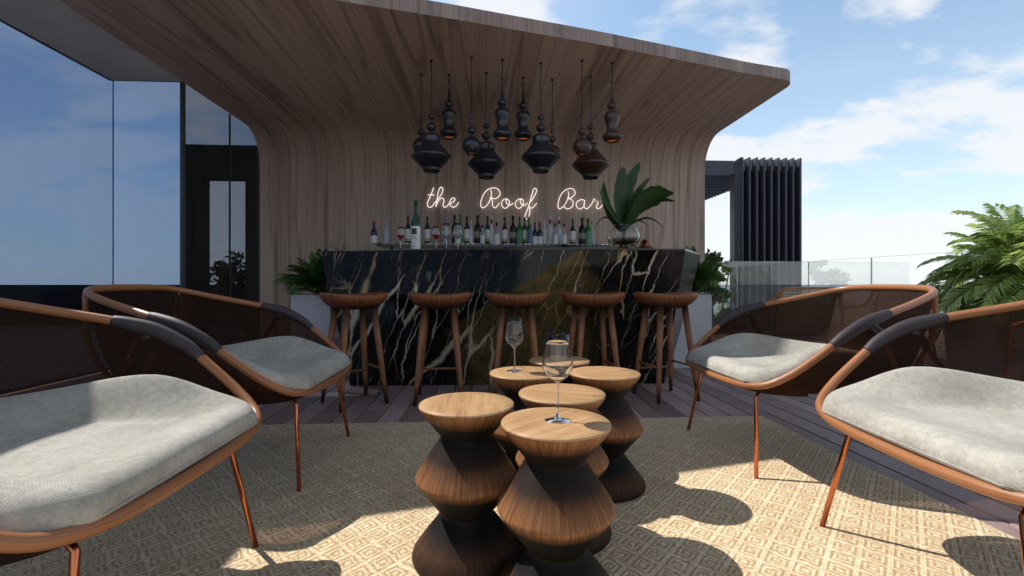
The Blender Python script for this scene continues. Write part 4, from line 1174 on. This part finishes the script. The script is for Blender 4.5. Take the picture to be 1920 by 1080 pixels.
palm_plant('potted_succulent', 'small bluish green plant on the terrace table', (4.62, 4.42, .626), 26, .15, 6, .06, .02, leafmat('blue_leaf', (.06, .14, .12), (.16, .30, .27)), 4, 1., .02, (20, 85), .4)

# ------------------------------------------------------------ world, sun, camera
world = bpy.data.worlds.new('World'); scene.world = world; world.use_nodes = True
wt = world.node_tree; wt.nodes.clear()
def wn_(typ, **kw):
    nd = wt.nodes.new('ShaderNode' + typ)
    for k, v in kw.items(): setattr(nd, k, v)
    return nd
def wm(op, a, b=0., cl=False):
    nd = wn_('Math', operation=op); nd.use_clamp = cl
    for i_, v in enumerate((a, b)):
        if isinstance(v, bpy.types.NodeSocket): wt.links.new(v, nd.inputs[i_])
        else: nd.inputs[i_].default_value = v
    return nd.outputs[0]
sky = wn_('TexSky'); sky.sky_type = 'NISHITA'; sky.sun_disc = False
SUN = Vector((-.75, .42, 1.0)).normalized()
sky.sun_elevation = math.asin(SUN.z); sky.sun_rotation = math.atan2(SUN.x, SUN.y)
sky.altitude = 50; sky.air_density = 1.; sky.dust_density = .6; sky.ozone_density = 1.5
tc = wn_('TexCoord'); sp = wn_('SeparateXYZ'); wt.links.new(tc.outputs['Generated'], sp.inputs[0])
zz = wm('MAXIMUM', sp.outputs[2], 0.)
den = wm('ADD', zz, .22)
cb = wn_('CombineXYZ'); wt.links.new(wm('DIVIDE', sp.outputs[0], den), cb.inputs[0]); wt.links.new(wm('DIVIDE', sp.outputs[1], den), cb.inputs[1])
mp = wn_('Mapping'); wt.links.new(cb.outputs[0], mp.inputs[0]); mp.inputs['Location'].default_value = (3.3, 1.4, 0); mp.inputs['Scale'].default_value = (1., 1.25, 1)
def cn(scale, detail, rough, dist=0.):
    nd = wn_('TexNoise'); wt.links.new(mp.outputs[0], nd.inputs['Vector']); nd.inputs['Scale'].default_value = scale; nd.inputs['Detail'].default_value = detail; nd.inputs['Roughness'].default_value = rough; nd.inputs['Distortion'].default_value = dist
    return nd.outputs['Fac']
n1 = cn(1.7, 12, .56, .15); n2 = cn(.7, 2, .5)
cv = wm('ADD', wm('MULTIPLY', n1, .72), wm('MULTIPLY', n2, .28))
low = wm('POWER', wm('SUBTRACT', 1., zz, True), 3.)
cv = wm('ADD', cv, wm('MULTIPLY', wm('SUBTRACT', low, .45), .10))
cr = wn_('ValToRGB'); wt.links.new(cv, cr.inputs[0]); cr.color_ramp.interpolation = 'EASE'; cr.color_ramp.elements[0].position = .430; cr.color_ramp.elements[1].position = .545
thin = wn_('ValToRGB'); wt.links.new(n2, thin.inputs[0]); thin.color_ramp.elements[0].position = .38; thin.color_ramp.elements[1].position = .62
hz = wm('POWER', wm('SUBTRACT', 1., zz, True), 3.2)
mask = wm('MAXIMUM', wm('MULTIPLY', cr.outputs[0], .90), wm('MAXIMUM', wm('MULTIPLY', hz, .72), wm('MULTIPLY', thin.outputs[0], .32)))
cc = wn_('ValToRGB'); wt.links.new(cr.outputs[0], cc.inputs[0]); cc.color_ramp.elements[0].position = .1; cc.color_ramp.elements[0].color = (.80, .86, .93, 1); cc.color_ramp.elements[1].position = .95; cc.color_ramp.elements[1].color = (.93, .94, .96, 1)
sc_ = wn_('VectorMath', operation='SCALE'); wt.links.new(cc.outputs[0], sc_.inputs[0]); xk = wn_('MapRange', interpolation_type='SMOOTHSTEP'); wt.links.new(sp.outputs[0], xk.inputs[0]); xk.inputs[1].default_value = -.75; xk.inputs[2].default_value = -.15; xk.inputs[3].default_value = 15.; xk.inputs[4].default_value = 7.5; wt.links.new(xk.outputs[0], sc_.inputs[3])
mx = wn_('Mix', data_type='RGBA'); wt.links.new(mask, mx.inputs[0])
gain = wn_('Mix', data_type='RGBA', blend_type='MULTIPLY'); gain.inputs[0].default_value = 1.; wt.links.new(sky.outputs[0], gain.inputs[6]); gain.inputs[7].default_value = (1.72, 1.78, 1.62, 1)
wt.links.new(gain.outputs[2], mx.inputs[6]); wt.links.new(sc_.outputs[0], mx.inputs[7])
# sky dimmed behind the camera and overhead, added to deepen the shade below
bk = wn_('MapRange', interpolation_type='SMOOTHSTEP'); wt.links.new(sp.outputs[1], bk.inputs[0]); bk.inputs[1].default_value = -.55; bk.inputs[2].default_value = .30; bk.inputs[3].default_value = .86; bk.inputs[4].default_value = 1.0
zk = wn_('MapRange', interpolation_type='SMOOTHSTEP'); wt.links.new(zz, zk.inputs[0]); zk.inputs[1].default_value = .50; zk.inputs[2].default_value = .85; zk.inputs[3].default_value = 1.0; zk.inputs[4].default_value = .45
fac = wm('MULTIPLY', bk.outputs[0], zk.outputs[0])
fs = wn_('VectorMath', operation='SCALE'); wt.links.new(mx.outputs[2], fs.inputs[0]); wt.links.new(fac, fs.inputs[3])
bg = wn_('Background'); wt.links.new(fs.outputs[0], bg.inputs[0]); bg.inputs[1].default_value = .135
wo = wn_('OutputWorld'); wt.links.new(bg.outputs[0], wo.inputs[0])

sd = bpy.data.lights.new('sun', 'SUN'); sd.energy = 5.0; sd.angle = R(.5); sd.color = (1., .965, .91)
so = bpy.data.objects.new('sun', sd); COL.objects.link(so); so.rotation_euler = (-SUN).to_track_quat('-Z', 'Y').to_euler(); so.location = (-6, 4, 9)

cam = bpy.data.cameras.new('camera'); co_ = bpy.data.objects.new('camera', cam); COL.objects.link(co_)
cam.sensor_width = 36; cam.lens = 870 / 1920 * 36; cam.clip_start = .05; cam.clip_end = 60000
co_.location = (0, 0, .85); co_.rotation_euler = (R(90), 0, -math.atan(48 / 870)); cam.shift_y = -7 / 1920
scene.camera = co_
scene.view_settings.view_transform = 'Standard'; scene.view_settings.look = 'None'; scene.view_settings.exposure = 0
scene.render.engine = 'CYCLES'
scene.cycles.max_bounces = 10; scene.cycles.transparent_max_bounces = 16
